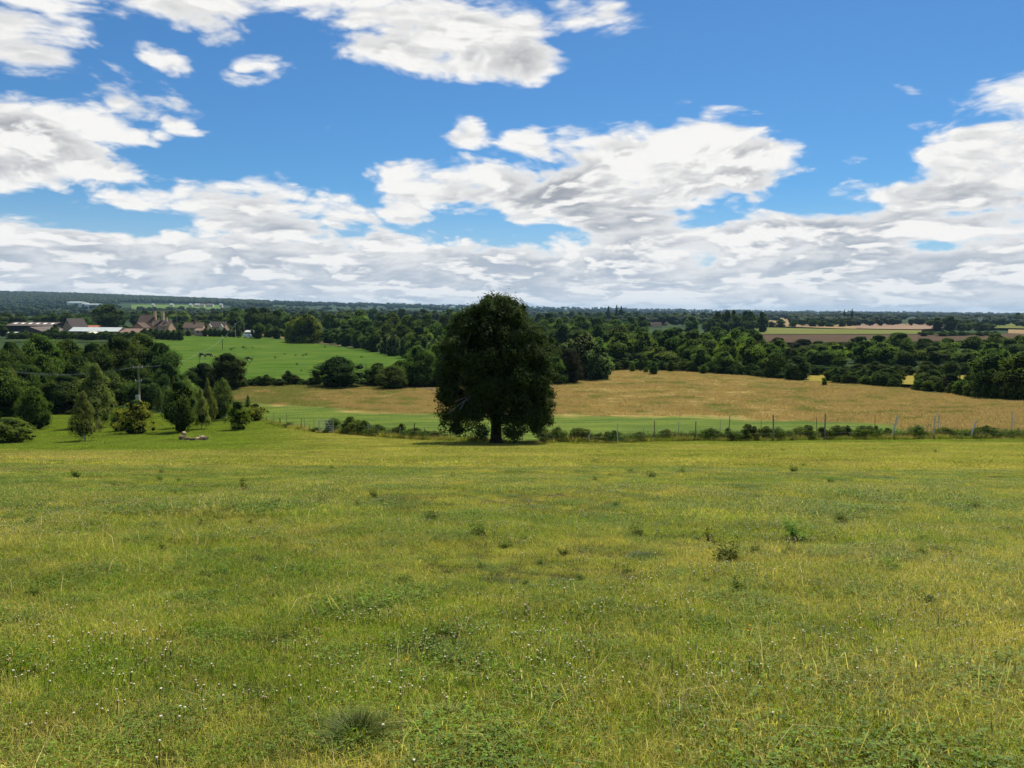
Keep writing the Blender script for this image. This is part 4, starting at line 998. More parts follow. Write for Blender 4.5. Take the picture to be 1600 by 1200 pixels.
bld('open_barn', 'long open-fronted barn with six pale skylights in its grey roof at the far left', 12, 84, 519, 509, 504, 430, 'dark', 'roof_grey', depth=16, sky=6, openings=((.5, .96, .2, 3.3),))
bld('gabled_shed', 'low wide gabled shed in front of the long open barn', 28, 70, 524, 518.6, 511, 405, 'roof_grey', 'roof_grey', depth=22, kind='gable', openings=((.26, .44, .1, 1.6),))
bld('lean_to', 'small pale lean-to roof at the left foot of the gabled shed', 8, 27, 523, 520.5, 519, 402, 'dark', 'roof_white', depth=4)
bld('stone_barn', 'tall stone gabled barn with dark steep roof beside the white-roofed shed', 92, 123, 521, 510.5, 498, 410, 'stone', 'roof_dark', depth=8, kind='gable', rz=R(-38), openings=((.5, .08, 5.2, 6.4),))
bld('long_shed', 'long low shed with a pale white-green metal roof', 110, 186, 523, 517.6, 512, 396, 'brick', 'roof_white', depth=9, openings=((.24, .1, .1, 1.5), (.45, .2, .1, 1.5), (.72, .4, .1, 1.5)))
bld('red_roofed_shed', 'small shed with a red roof showing above the white-green roof', 130, 153, 515, 512, 509, 425, 'brick', 'roof_red', depth=7)
bld('low_outbuilding', 'long low outbuilding with faded pink tile roof left of the chimneyed house', 187, 229, 524, 519.5, 514, 398, 'stone_yellow', 'roof_pink', depth=9, windows=((.3, .7), (.7, .7)))
bld('brick_outhouse', 'small gabled brick outhouse against the left of the chimneyed house', 207, 226, 517, 512, 504.5, 415, 'brick', 'roof_brown', depth=8, kind='gable', windows=((.5, 1.6),))
bld('manor_house', 'steep-roofed old house with two tall stone chimneys', 217, 240, 517, 504, 492.5, 428, 'stone', 'roof_brown', depth=9, windows=((.25, 3.2), (.7, 3.2)), chim=((1.0, 3.5, 10.8, 1.25, 'stone_yellow'), (.4, 4.5, 8.6, .9, 'brick')))
bld('manor_wing', 'lower brown tiled wing on the right of the old chimneyed house', 240, 265, 519, 509.5, 500.5, 424, 'stone', 'roof_brown', depth=9, windows=((.3, 2.2), (.7, 2.2)), chim=((.44, 4.5, 11.4, 1.35, 'stone_yellow'), (.72, 3.5, 8.0, .8, 'render_cream')))
bld('stone_cottage', 'brown-roofed stone cottage at the top of the paddock, left of the white-gabled house', 289, 317, 519, 512, 504.5, 432, 'stone', 'roof_brown', depth=9, windows=((.2, 1.6), (.45, 1.6)), chim=((.55, 4.5, 6.4, 1.0, 'brick'),), rz=R(12))
bld('cottage_extension', 'little pink-walled extension with a pale roof at the paddock edge', 306, 321, 522, 516.5, 513.5, 418, 'render_pink', 'roof_pink', depth=5, windows=((.3, 1.1), (.75, 1.1)))
r_, w_, he_, hr_, d_ = bld('white_gabled_house', 'dark-roofed house with two little cream gables behind the paddock', 326, 351, 519, 511, 503, 440, 'stone', 'roof_dark', depth=9, windows=((.15, 1.7), (.5, 1.7)))
for fx_ in (.14, .86):
    g = MB(); cxg = -w_ / 2 + fx_ * w_
    g.add([(cxg - 1.2, -.6, 0), (cxg + 1.2, -.6, 0), (cxg + 1.2, -.6, he_), (cxg, -.6, he_ + 1.7), (cxg - 1.2, -.6, he_), (cxg - 1.2, .2, 0), (cxg + 1.2, .2, 0), (cxg + 1.2, .2, he_), (cxg, .2, he_ + 1.7), (cxg - 1.2, .2, he_)], [(0, 1, 2, 3, 4), (0, 4, 9, 5), (1, 6, 7, 2), (2, 7, 8, 3), (3, 8, 9, 4)])
    g.build('gable', M['render_cream'], r_)
bld('stable_shed', 'small dark shed with a sloping pale roof near the two field poles', 384, 404, 522, 519, 516.5, 425, 'dark', 'roof_white', depth=5)
bld('horse_shelter', 'low dark field shelter between the trees right of the cream-gabled house', 352, 372, 521, 519, 517, 440, 'dark', 'roof_dark', depth=4)
# white arched tunnel
x, y, z = on(137, 388); z = ztop(137, 524, 388); k = PX(388)
mb = MB(); n = 10; V = []
for j in (0, 8.0):
    for i in range(n + 1):
        a = math.pi * i / n; V.append((-math.cos(a) * 10 * k, j, math.sin(a) * 5.4 * k))
mb.add(V, [(i, i + 1, n + 2 + i, n + 1 + i) for i in range(n)] + [tuple(range(n + 1))])
t_ = empty('polytunnel', (x, y, z), 0, 'cream arched tunnel in front of the pale metal roof', 'tunnel'); mb.build('cover', M['render_cream'], t_)
# far village, right of centre
bld('village_house', 'low brown-roofed house in the far village, leftmost', 1008, 1022, 511, 507.5, 504, None, 'stone', 'roof_brown', windows=((.3, 1.0), (.7, 1.0)))
bld('village_house', 'far village house with cream walls and brown roof, second from left', 1021, 1032, 512, 507, 503.5, None, 'stone_yellow', 'roof_brown', windows=((.5, 1.2),))
bld('village_house', 'far village house with brown roof, third from left', 1031, 1041, 509, 505.5, 502.5, None, 'stone', 'roof_brown')
bld('village_house', 'white-walled tall house in the far village, rightmost', 1059, 1067, 507, 501, 499, None, 'frame', 'roof_dark', windows=((.3, 1.0), (.7, 1.0)))
bld('village_house', 'pale far house tucked in trees above the brown roofs', 1041, 1054, 503, 499.5, 497, None, 'stone_yellow', 'roof_pink')
bld('long_far_building', 'long flat cream building on the distant plain', 1060, 1091, 494, 490.4, 489.6, None, 'render_cream', 'roof_pink', depth=20)
bld('far_cottage', 'tiny ochre-walled cottage in the trees right of the lone tree', 917, 925, 502, 499, 497, None, 'stone_yellow', 'roof_brown')
bld('glasshouse', 'long white glasshouse roof at the foot of the left hill', 108, 132, 474.5, 472.6, 471.4, 2300, 'frame', 'roof_white', depth=40)
bld('glasshouse', 'second fainter white glasshouse roof right of the first at the hill foot', 136, 157, 477.0, 475.6, 474.6, 2100, 'frame', 'roof_white', depth=30)
for i, (a0, a1) in enumerate(((298, 302), (306, 314), (315, 321), (324, 335), (345, 349), (268, 273), (240, 243))):
    bld('far_farmhouse', 'tiny pale building behind the flat green field, %s' % ['left of the first long one', 'the first long white one', 'between the two long ones', 'the long pinkish one', 'rightmost by itself', 'alone left of the middle', 'the leftmost speck'][i], a0, a1, 477.0, 475.6, 474.6, 2500, 'render_cream', 'roof_pink' if i in (2, 3) else 'roof_white', depth=12)
bld('quarry_works', 'low pale works buildings on top of the quarry bank', 1427, 1440, 507.5, 505.2, 504.4, 1150, 'frame', 'roof_dark', depth=12)
bld('quarry_works', 'small cream hut at the right end of the quarry bank', 1444, 1449, 507, 505.0, 503.8, 1150, 'render_cream', 'roof_dark', depth=8)
bld('far_barn', 'brown barn roof beside the mast at the right', 1510, 1533, 509, 507.6, 505.2, 900, 'stone', 'roof_pink', depth=14)
# spoil heaps of the quarry
rngq = np.random.RandomState(9)
for i, (px, w, h, lab) in enumerate(((1368, 26, 3.4, 'long pale spoil heap at the left of the quarry'), (1398, 20, 2.4, 'low reddish spoil heap in the middle of the quarry'), (1420, 20, 3.5, 'rounded pinkish spoil heap right of the middle of the quarry'), (1450, 32, 6.5, 'largest reddish quarry bank, below the works buildings'))):
    x, y, z = on(px, 1000 + i * 20); k = PX(y); n = 40
    gx, gy = np.meshgrid(np.linspace(-1, 1, n), np.linspace(-1, 1, 12)); r2 = np.clip(1 - gx ** 2, 0, 1) ** .7 * np.clip(1 - gy ** 2, 0, 1)
    Zh = r2 * h * k * (1 + .25 * vnoise(gx * 4 + i, gy * 2)) - .4
    o = obj('spoil_heap', grid_mesh('spoil_heap', gx * w * k / 2, gy * 16, Zh, M['sand'])); o.location = (x, y, z + 1); tag(o, lab, 'spoil heap', 'spoil heaps of the quarry')

# ================================================================== poles and masts
def pole(px, pbase, ptop, Y, label, arm=1.6, r=.13, trafo=False, name='power_pole', col='post'):
    x, y, z = on(px, Y); h = ztop(px, ptop, Y) - z
    root = empty(name, (x, y, z), 0, label, 'pole')
    MB().tube([(0, 0, -.3), (0, 0, h * .5), (0, 0, h)], [r * 1.15, r, r * .8], 10).build('mast', M[col], root, smooth=True)
    if arm:
        MB().box((0, -.12, h - .15), (arm, .09, .10)).build('crossarm', M[col], root)
        for s in (-.9, 0, .9):
            MB().tube([(s * arm / 2, -.12, h - .09), (s * arm / 2, -.12, h + .02), (s * arm / 2, -.12, h + .10)], [.03, .06, .04], 8).build('insulator', M['white_paint'], root, smooth=True)
    if trafo:
        MB().box((-.10, -.32, h - 4.55), (.50, .38, .85)).build('transformer', M['steel'], root)
        MB().box((0, -.12, h - 2.1), (.9, .08, .08)).build('lower_crossarm', M['steel'], root)
        for s in (-.42, .42): MB().tube([(s, -.12, h - 2.06), (s, -.12, h - 1.85)], .06, 8).build('insulator', M['white_paint'], root)
    return (x, y, z + h + .1), root
P1, _ = pole(215.5, None, 573, 112, 'wooden power pole with crossarm and grey transformer box above the young trees', 1.45, .14, True)
P2, _ = pole(312, None, 550.5, 215, 'pole with short crossarm beside the two dark horses', 1.3, .12)
P3, _ = pole(348, None, 529, 300, 'slim pole in the middle of the paddock', 1.2, .12, col='post_dark')
P4, _ = pole(369, None, 506, 400, 'pole at the top of the paddock, left of the pair', 1.2, .13)
P5, _ = pole(382.5, None, 498, 430, 'taller pole of the pair at the top of the paddock', 1.2, .14)
P6, _ = pole(278.5, None, 494, 450, 'tall grey pole behind the hedge left of the stone cottage', 0, .16)
pole(1061, None, 482.5, 1500, 'thin radio mast on the far skyline right of the village', 0, .8, name='radio_mast', col='steel')
pole(1140, None, 494, 620, 'thin pole in front of the compact clump, left of two', 0, .16)
pole(1147, None, 492, 620, 'thin pole in front of the compact clump, right of two', 0, .16)
pole(1250.5, None, 500, 900, 'pole in the hedge below the stubble field', 3, .22, col='post_dark')
pole(1031, None, 509, 400, 'thin green-grey pole before the brown village roofs', 0, .14)
(xm, ym, zm), rm = pole(1528, None, 500, 880, 'telecom mast with white panels among the right-hand trees', 0, .35, name='telecom_mast', col='steel')
for s in (-1, 0, 1): MB().box((s * 1.5, 0, zm - rm.location.z - .6 + (1.2 if s else 0)), (.9, .5, 2.6)).build('antenna', M['white_paint'], rm)
def cable(a, b, sag, label, r=.02, n=24, off=0):
    a = np.array(a) + (off, 0, 0); b = np.array(b) + (off, 0, 0)
    pts = [a + (b - a) * t - np.array([0, 0, sag * 4 * t * (1 - t)]) for t in np.linspace(0, 1, n)]
    o = MB().tube(pts, r, 6).build('power_cable', M['cable']); tag(o, label, 'cable', 'power cables'); return o
PL = (ray(-60, 565)[0] * 104, 104, ray(-60, 565)[2] * 104)
for s, lab in ((-.6, 'sagging power cable to the left of the transformer pole, lower of the pair'), (.6, 'sagging power cable to the left of the transformer pole, upper of the pair')):
    o = cable(PL, P1, 1.45 + (.12 if s < 0 else 0), lab, .015, off=s * .3)
cable(P1, P2, 1.2, 'power cable from the transformer pole to the pole by the horses', .014)
cable(P2, P3, .8, 'power cable crossing the lower paddock between two poles', .02)
cable(P3, P4, .8, 'power cable crossing the upper paddock between two poles', .02)
cable(P4, P5, .2, 'short power cable joining the pair of poles at the paddock top', .02)

# ================================================================== fence along the pasture
POSTS = [ # base px, base py, top px, top py, radius factor, material, behind
 (416.5, 657, 416.5, 651.5, 1, 'post_dark', 0), (427.8, 660, 427.8, 644, .8, 'post', .6), (437.7, 667, 437.3, 652.5, 1.5, 'post_dark', 0), (448, 663, 447.6, 646, .8, 'post', .8), (471, 672, 470.8, 652.5, 1.3, 'post', 0), (475.4, 668, 475.4, 652.3, .7, 'post', .8),
 (483.4, 675, 483.4, 663, .8, 'post', 0), (490.5, 668, 490.5, 654, .6, 'post', 1.2), (498.6, 678, 499, 654.5, 1.1, 'post_pale', 0), (509.2, 672, 508, 656, .9, 'post_pale', 1.0), (528, 678, 530.5, 664, 1, 'post_pale', 0), (539.8, 679, 541, 659, 1.1, 'post_pale', 0),
 (555.8, 682, 556, 663, 1.1, 'post', 0), (575.8, 682, 575, 663, 1.1, 'post_pale', 0), (592.8, 685, 592.5, 664.5, 1.1, 'post', 0), (609, 686, 612.3, 665.5, .8, 'post_pale', 0), (623, 684, 625.5, 667.5, .9, 'post_pale', 0), (647, 687, 647.6, 661, 1.4, 'post_dark', 0),
 (663, 688.5, 663, 667.5, 1, 'post', 0), (685.5, 689, 688, 671.5, .9, 'post', 0), (704, 689, 704, 674, .8, 'post', 0), (727, 691, 727, 675, .8, 'post_dark', 0), (740, 692, 752, 673.5, 1.3, 'post_dark', -.4), (802.8, 693.5, 806, 671, 1.9, 'post_dark', -.3), (816, 691, 816, 674, .9, 'post', 0),
 (842.5, 692, 842.5, 674.5, 1, 'post', 0), (883.4, 692, 884, 682, .8, 'post_pale', 0), (919, 693.5, 920.5, 681, 1.6, 'post_pale', -.1), (965.2, 693, 965, 660.6, 1.1, 'post_pale', 0), (1006.5, 684, 1005, 667, .9, 'post_pale', 1.0), (1022, 691, 1022.5, 657, 1.4, 'post', 0), (1060.8, 678, 1060.5, 657.5, 1.1, 'post_pale', 1.6),
 (1086.6, 689.5, 1087.4, 658, 1.5, 'post', 0), (1124.6, 676, 1125.4, 655.5, .9, 'post_pale', 1.6), (1137.6, 690.5, 1140.5, 650, 1.2, 'post', 0), (1189.3, 670, 1189.3, 656, .6, 'post_dark', 2.0), (1208.8, 690, 1208.2, 647.5, 1.9, 'post', 0), (1275.6, 672, 1275.6, 651, .7, 'post_dark', 2.0),
 (1288.8, 688, 1289.6, 646, 1.8, 'post', 0), (1366.5, 671, 1367.5, 648, .7, 'post_dark', 1.6), (1391.8, 688, 1402.3, 649, 2.0, 'post_pale', 0), (1448.5, 673, 1449.5, 663, .9, 'post_pale', 1.2), (1457.2, 688, 1461.2, 649.5, 1.6, 'post_pale', 0), (1466.8, 676, 1466.3, 646, 1.1, 'post_pale', 1.4),
 (1515.3, 686, 1525.3, 657.5, 2.1, 'post_pale', 0), (1581.2, 676, 1581.7, 641.5, 1.2, 'post_pale', .8), (1592, 687, 1592, 671, .8, 'post', 0), (1640, 687, 1641, 652, 1.4, 'post', 0)]
rf_ = hit(800, 693)
fence = empty('wire_fence', (rf_[0], rf_[1], rf_[2]), 0, 'old wire fence of uneven weathered stakes along the bottom of the pasture', 'fence')
fo = np.array(fence.location)
tops = []
for (bpx, bpy_, tpx, tpy, rf, mt_, beh) in POSTS:
    x0 = ray(bpx, bpy_)[0]; Yf = float(fence_at_s(np.array([x0]))[0]) + .15 + beh
    b = np.array([x0 * Yf, Yf, float(terr(x0 * Yf, Yf)) - .1]); rt = ray(tpx, tpy); t = np.array([rt[0] * Yf, Yf, rt[2] * Yf])
    rr = .034 * rf
    rg = _rt.uniform(-.02, .02)
    pts = [b, b * .5 + t * .5 + (rg, 0, 0), t]
    mb = MB().tube([p - fo for p in pts], [rr * 1.1, rr, rr * .85], 7)
    mb.build('post', M[mt_], fence, smooth=False)
    if beh == 0 and abs(tpx - bpx) < 8: tops.append((x0, b, t))
# forks of broken stakes
for (px0, py0, px1, py1, Yo) in ((1400.5, 664, 1405, 652, 0), (914, 692, 919.8, 682, -.1), (920.5, 681, 924.5, 674, -.1), (1582, 666, 1588, 649.5, .8), (1466.5, 647, 1470.5, 668, 1.4)):
    Yf = float(fence_at_s(np.array([ray(px0, py0)[0]]))[0]) + .15 + Yo; a_ = ray(px0, py0) * Yf; b_ = ray(px1, py1) * Yf
    MB().tube([a_ - fo, b_ - fo], [.035, .022], 6).build('broken_stake', M['post_pale'], fence)
tops.sort(key=lambda q: q[0])
for f in (.30, .58, .88):
    pts = [q[1] + (q[2] - q[1]) * min(f, f * 1.35 / max(np.linalg.norm(q[2] - q[1]), .5) if False else f * min(1, 1.35 / max(np.linalg.norm(q[2] - q[1]), .1))) - fo for q in tops]
    for seg, (A, B) in enumerate(((0, 9), (9, len(pts)))):
        MB().tube(pts[A:B + (seg == 0)], .006, 4, cap=False).build('wire', M['wire'], fence)

# field gate, pale galvanised bars
g0 = hit(498.5, 677); g1 = hit(521, 681); g0 = np.array(g0); g1 = np.array((ray(521, 681) * (g0[1] - .8)))
g1[2] = float(terr(g1[0], g1[1])) + .1
gv = g1 - g0; gl = np.linalg.norm(gv[:2]); rz = math.atan2(gv[1], gv[0])
gate = empty('field_gate', tuple(g0 + (0, 0, .12)), rz, 'pale galvanised five-bar metal field gate standing ajar in the fence', 'gate')
hh = 1.15; sl = (gv[2]) / gl
def gp(u_, v_): return (u_ * gl, 0, v_ * hh + u_ * gl * sl)
for v_ in (0, .17, .34, .53, .75, 1.0): MB().tube([gp(0, v_), gp(1, v_)], .026 if v_ in (0, 1.0) else .02, 8).build('bar', M['steel'], gate)
for u_ in (0, 1.0): MB().tube([gp(u_, -.03), gp(u_, 1.04)], .034, 8).build('gate_stile', M['steel'], gate)
for (u0, v0, u1, v1) in ((.03, 0, .5, 1), (.5, 0, .5, 1), (.97, 0, .52, 1)): MB().tube([gp(u0, v0), gp(u1, v1)], .012, 6).build('brace', M['steel'], gate)

# logs lying in the hollow
LOGS = [(283, 687.5, 288, 688, .24, 0), (285.5, 685.5, 290, 687.0, .20, 1), (289, 688.2, 297, 688.8, .17, 0), (296, 689.2, 306, 689.4, .15, 2), (306, 688.6, 312.5, 688.0, .17, 1), (311, 687.2, 315, 687.6, .18, 1), (315.5, 688.3, 320, 689.2, .26, 1), (319, 689, 323.5, 688.4, .22, 0)]
LL = ['thick log at the left end of the log row', 'pale log resting on the left end of the row', 'slim brown log second from the left on the ground', 'long thin dark log in the middle of the row', 'pale barkless log right of the long dark one', 'short pale log just left of the biggest', 'biggest cream-coloured log near the right end', 'dark stubby log at the right end of the row']
for (a0, b0, a1, b1, r_, mi), lab in zip(LOGS, LL):
    p0 = np.array(hit(a0, b0)); Yl = p0[1]; p1 = np.array(hit(a1, b1)); p1[1] = p0[1] + _rt.uniform(-.3, .3); p1[0] = ray(a1, b1)[0] * p1[1]; p1[2] = float(terr(p1[0], p1[1]))
    up = .32 if 'resting' in lab else 0
    c = (p0 + p1) / 2; mb = MB().tube([p0 - c, (p0 - c) * .0 + (0, 0, .02), p1 - c], [r_, r_ * .95, r_ * .88], 12, 0, True, 1)
    o = mb.build('log', [M['log'] if mi == 0 else (M['post_dark'] if mi == 2 else M['log_cut']), M['log_cut']]); o.location = tuple(c + (0, 0, r_ * .75 + up)); tag(o, lab, 'log', 'row of cut logs in the left hollow')

# ================================================================== horses
def horse(px, pbase, head='graze', rz=0, label='', flip=1):
    x, y, z = hit(px, pbase, 150)
    root = empty('horse', (x, y, z + .1), rz, label, 'horse', 'horses in the paddock')
    v = []; e = []; r = []
    def add(p, rad, par=None):
        v.append(Vector(p)); r.append(rad)
        if par is not None: e.append((par, len(v) - 1))
        return len(v) - 1
    hip = add((-.62, 0, 1.18), .36); b1 = add((-.2, 0, 1.12), .37, hip); b2 = add((.25, 0, 1.12), .38, b1); sh = add((.62, 0, 1.16), .34, b2)
    if head == 'graze': n1 = add((.95, 0, 1.0), .17, sh); n2 = add((1.18, 0, .62), .13, n1); hd = add((1.28, 0, .40), .12, n2); mz = add((1.38, 0, .12), .07, hd)
    else: n1 = add((.92, 0, 1.42), .17, sh); n2 = add((1.12, 0, 1.68), .13, n1); hd = add((1.24, 0, 1.72), .12, n2); mz = add((1.52, 0, 1.46), .07, hd)
    for s in (-1, 1):
        a = add((.60, s * .17, .88), .17, sh); k = add((.62, s * .17, .50), .10, a); f = add((.62, s * .17, .14), .075, k); add((.66, s * .17, .03), .09, f)
        a = add((-.66, s * .18, .88), .17, hip); k = add((-.58, s * .18, .68), .13, a); h = add((-.76, s * .18, .48), .09, k); f = add((-.70, s * .18, .14), .075, h); add((-.66, s * .18, .03), .09, f)
    me = bpy.data.meshes.new('body'); me.from_pydata(v, e, []); o = obj('body', me, root)
    sk = o.modifiers.new('skin', 'SKIN'); sk.use_smooth_shade = True
    for i, d_ in enumerate(me.skin_vertices[0].data): d_.radius = (r[i] * .8, r[i]); d_.use_root = (i == 0)
    ss = o.modifiers.new('sub', 'SUBSURF'); ss.levels = 1; ss.render_levels = 1
    me.materials.append(M['horse_body']); root.scale = (1.12, 1.12, 1.12)
    MB().tube([(-.88, 0, 1.30), (-1.02, 0, 1.1), (-1.05, 0, .75), (-1.03, 0, .5)], [.04, .07, .08, .02], 7).build('tail', M['horse_coat'], root, smooth=True)
    m_ = [(.60, 0, 1.42), (.95, 0, 1.17), (1.15, 0, .78)] if head == 'graze' else [(.62, 0, 1.44), (.88, 0, 1.62), (1.08, 0, 1.82)]
    MB().tube(m_, [.03, .07, .03], 6).build('mane', M['horse_coat'], root, smooth=True)
    for s in (-1, 1):
        q = np.array([1.16, s * .07, .56]) if head == 'graze' else np.array([1.17, s * .07, 1.80])
        MB().tube([q, q + (-.03, s * .02, .12)], [.035, .008], 5).build('ear', M['horse_coat'], root)
    return root
m, N = material('dark_horse_white_socks'); z_ = N.sep(N.n.new('ShaderNodeTexCoord').outputs['Object'])[2]
finish(N, principled(N, N.mix(N.ramp(z_, .30, .42), (.55, .50, .45), (.022, .016, .013)), .6, .3)); M['horse_body'] = m
horse(316.5, 559.5, 'graze', R(170), 'dark horse on the left of the touching pair, by the crossarm pole')
horse(325.5, 560.0, 'graze', R(8), 'dark horse on the right of the touching pair, tail towards its mate')
horse(389.5, 566.0, 'graze', R(176), 'dark horse grazing alone to the right of the pair')

# white van and trailers
def van(px, Y, label):
    x, y, z = on(px, Y); root = empty('white_van', (x, y, z + .25), 0, label, 'van')
    mb = MB(); mb.add([(-2.3, -.9, .35), (2.3, -.9, .35), (2.3, .9, .35), (-2.3, .9, .35), (-2.3, -.85, 2.0), (1.2, -.85, 2.0), (1.2, .85, 2.0), (-2.3, .85, 2.0), (2.3, -.9, 1.05), (2.3, .9, 1.05), (1.7, -.88, 1.25), (1.7, .88, 1.25)],
                      [(0, 1, 8, 10, 5, 4), (3, 7, 6, 11, 9, 2), (0, 4, 7, 3), (4, 5, 6, 7), (5, 10, 11, 6), (10, 8, 9, 11), (8, 1, 2, 9), (0, 3, 2, 1)]); mb.build('body', M['white_paint'], root)
    for sx in (-1.4, 1.5):
        for sy in (-.9, .9): MB().tube([(sx, sy - .1, .33), (sx, sy + .1, .33)], .33, 14).build('wheel', M['rubber'], root)
    MB().box((1.0, -.905, 1.55), (.8, .03, .5)).build('window', M['glass'], root)
van(388.5, 405, 'white van parked at the top of the paddock below the pair of poles')

# ================================================================== grass and flowers
def blades(n, R0, hmin, hmax, wid, rng, seg=2, lean=.5, heads=0, spread=1.0):
    a = rng.uniform(0, 6.28, n); rr = R0 * np.sqrt(rng.uniform(0, 1, n)); x = rr * np.cos(a); y = rr * np.sin(a)
    h = rng.uniform(hmin, hmax, n); b = rng.uniform(0, 6.28, n); ln = h * rng.uniform(.1, lean, n) * spread
    ln = np.minimum(ln * 1.6, h * 1.5); dx = np.cos(b); dy = np.sin(b); w = wid * rng.uniform(.7, 1.3, n)
    ca = rng.uniform(0, 6.28, n); px_, py_ = np.cos(ca), np.sin(ca)
    V = []; 
    p0 = np.stack([x, y, np.zeros(n) - .01], 1); p1 = np.stack([x + dx * ln * .3, y + dy * ln * .3, h * .55], 1); p2 = np.stack([x + dx * ln, y + dy * ln, h * np.clip(1 - .25 * ln / h, .4, 1)], 1)
    s = np.stack([px_ * w / 2, py_ * w / 2, np.zeros(n)], 1)
    V = np.stack([p0 - s, p0 + s, p1 - s * .8, p1 + s * .8, p2], 1).reshape(-1, 3)
    i = np.arange(n)[:, None] * 5
    return V, i + np.array([[0, 1, 3, 2]]), i + np.array([[2, 3, 4]]), p2, w

def patch(name, specs, seed):
    """specs: (n, R, hmin, hmax, width, lean, mat index, heads)"""
    rng = np.random.RandomState(seed); Vs = []; Q = []; T_ = []; mq = []; mt = []; rn = []; b = 0
    for (n, R0, h0, h1, w, lean, mi, heads) in specs:
        V, q, t, tip, ww = blades(n, R0, h0, h1, w, rng, lean=lean)
        Vs.append(V); Q.append(q + b); T_.append(t + b); mq += [mi] * len(q); mt += [mi] * len(t); rn.append(np.repeat(rng.rand(n), 5)); b += len(V)
        if heads:
            hh = heads; d = np.array([[0, 0, 1.0]]) ; r = rng.normal(0, .25, (n, 3)) + d; r /= np.linalg.norm(r, axis=1, keepdims=True)
            s = np.cross(r, rng.normal(0, 1, (n, 3))); s /= np.linalg.norm(s, axis=1, keepdims=True)
            L_ = hh * rng.uniform(.6, 1.2, (n, 1)); w_ = L_ * .10
            V = np.stack([tip - r * L_ * .3, tip + s * w_ + r * L_ * .2, tip + r * L_, tip - s * w_ + r * L_ * .2], 1).reshape(-1, 3)
            Vs.append(V); Q.append(np.arange(len(V)).reshape(-1, 4) + b); mq += [1] * n; rn.append(np.repeat(rng.rand(n), 4)); b += len(V)
    return mesh_np(name, np.concatenate(Vs), [np.concatenate(Q), np.concatenate(T_)], [M['blade'], M['blade_seed'], M['clover_leaf'], M['meadow_blade']], {'rnd': np.concatenate(rn)}, fmat=mq + mt)

def clover_patch(name, n, R0, size, seed):
    rng = np.random.RandomState(seed); a = rng.uniform(0, 6.28, n); rr = R0 * np.sqrt(rng.rand(n))
    C = np.stack([rr * np.cos(a), rr * np.sin(a), rng.uniform(.02, .06, n)], 1)
    Vs = []; 
    for k in range(3):
        an = rng.uniform(0, 6.28, n) * 0 + a * 3 + k * 2.094; d = np.stack([np.cos(an), np.sin(an), rng.uniform(-.25, .35, n)], 1) * size; s = np.stack([-np.sin(an), np.cos(an), rng.normal(0, .2, n)], 1) * size * .5
        Vs.append(np.stack([C, C + d * .6 + s, C + d, C + d * .6 - s], 1).reshape(-1, 3))
    V = np.concatenate(Vs); return mesh_np(name, V, [np.arange(len(V)).reshape(-1, 4)], [M['clover_leaf']], {'rnd': np.repeat(rng.rand(len(V) // 4), 4)})

HID = []
def proto(me):
    o = bpy.data.objects.new(me.name, me); HID.append(o); return o

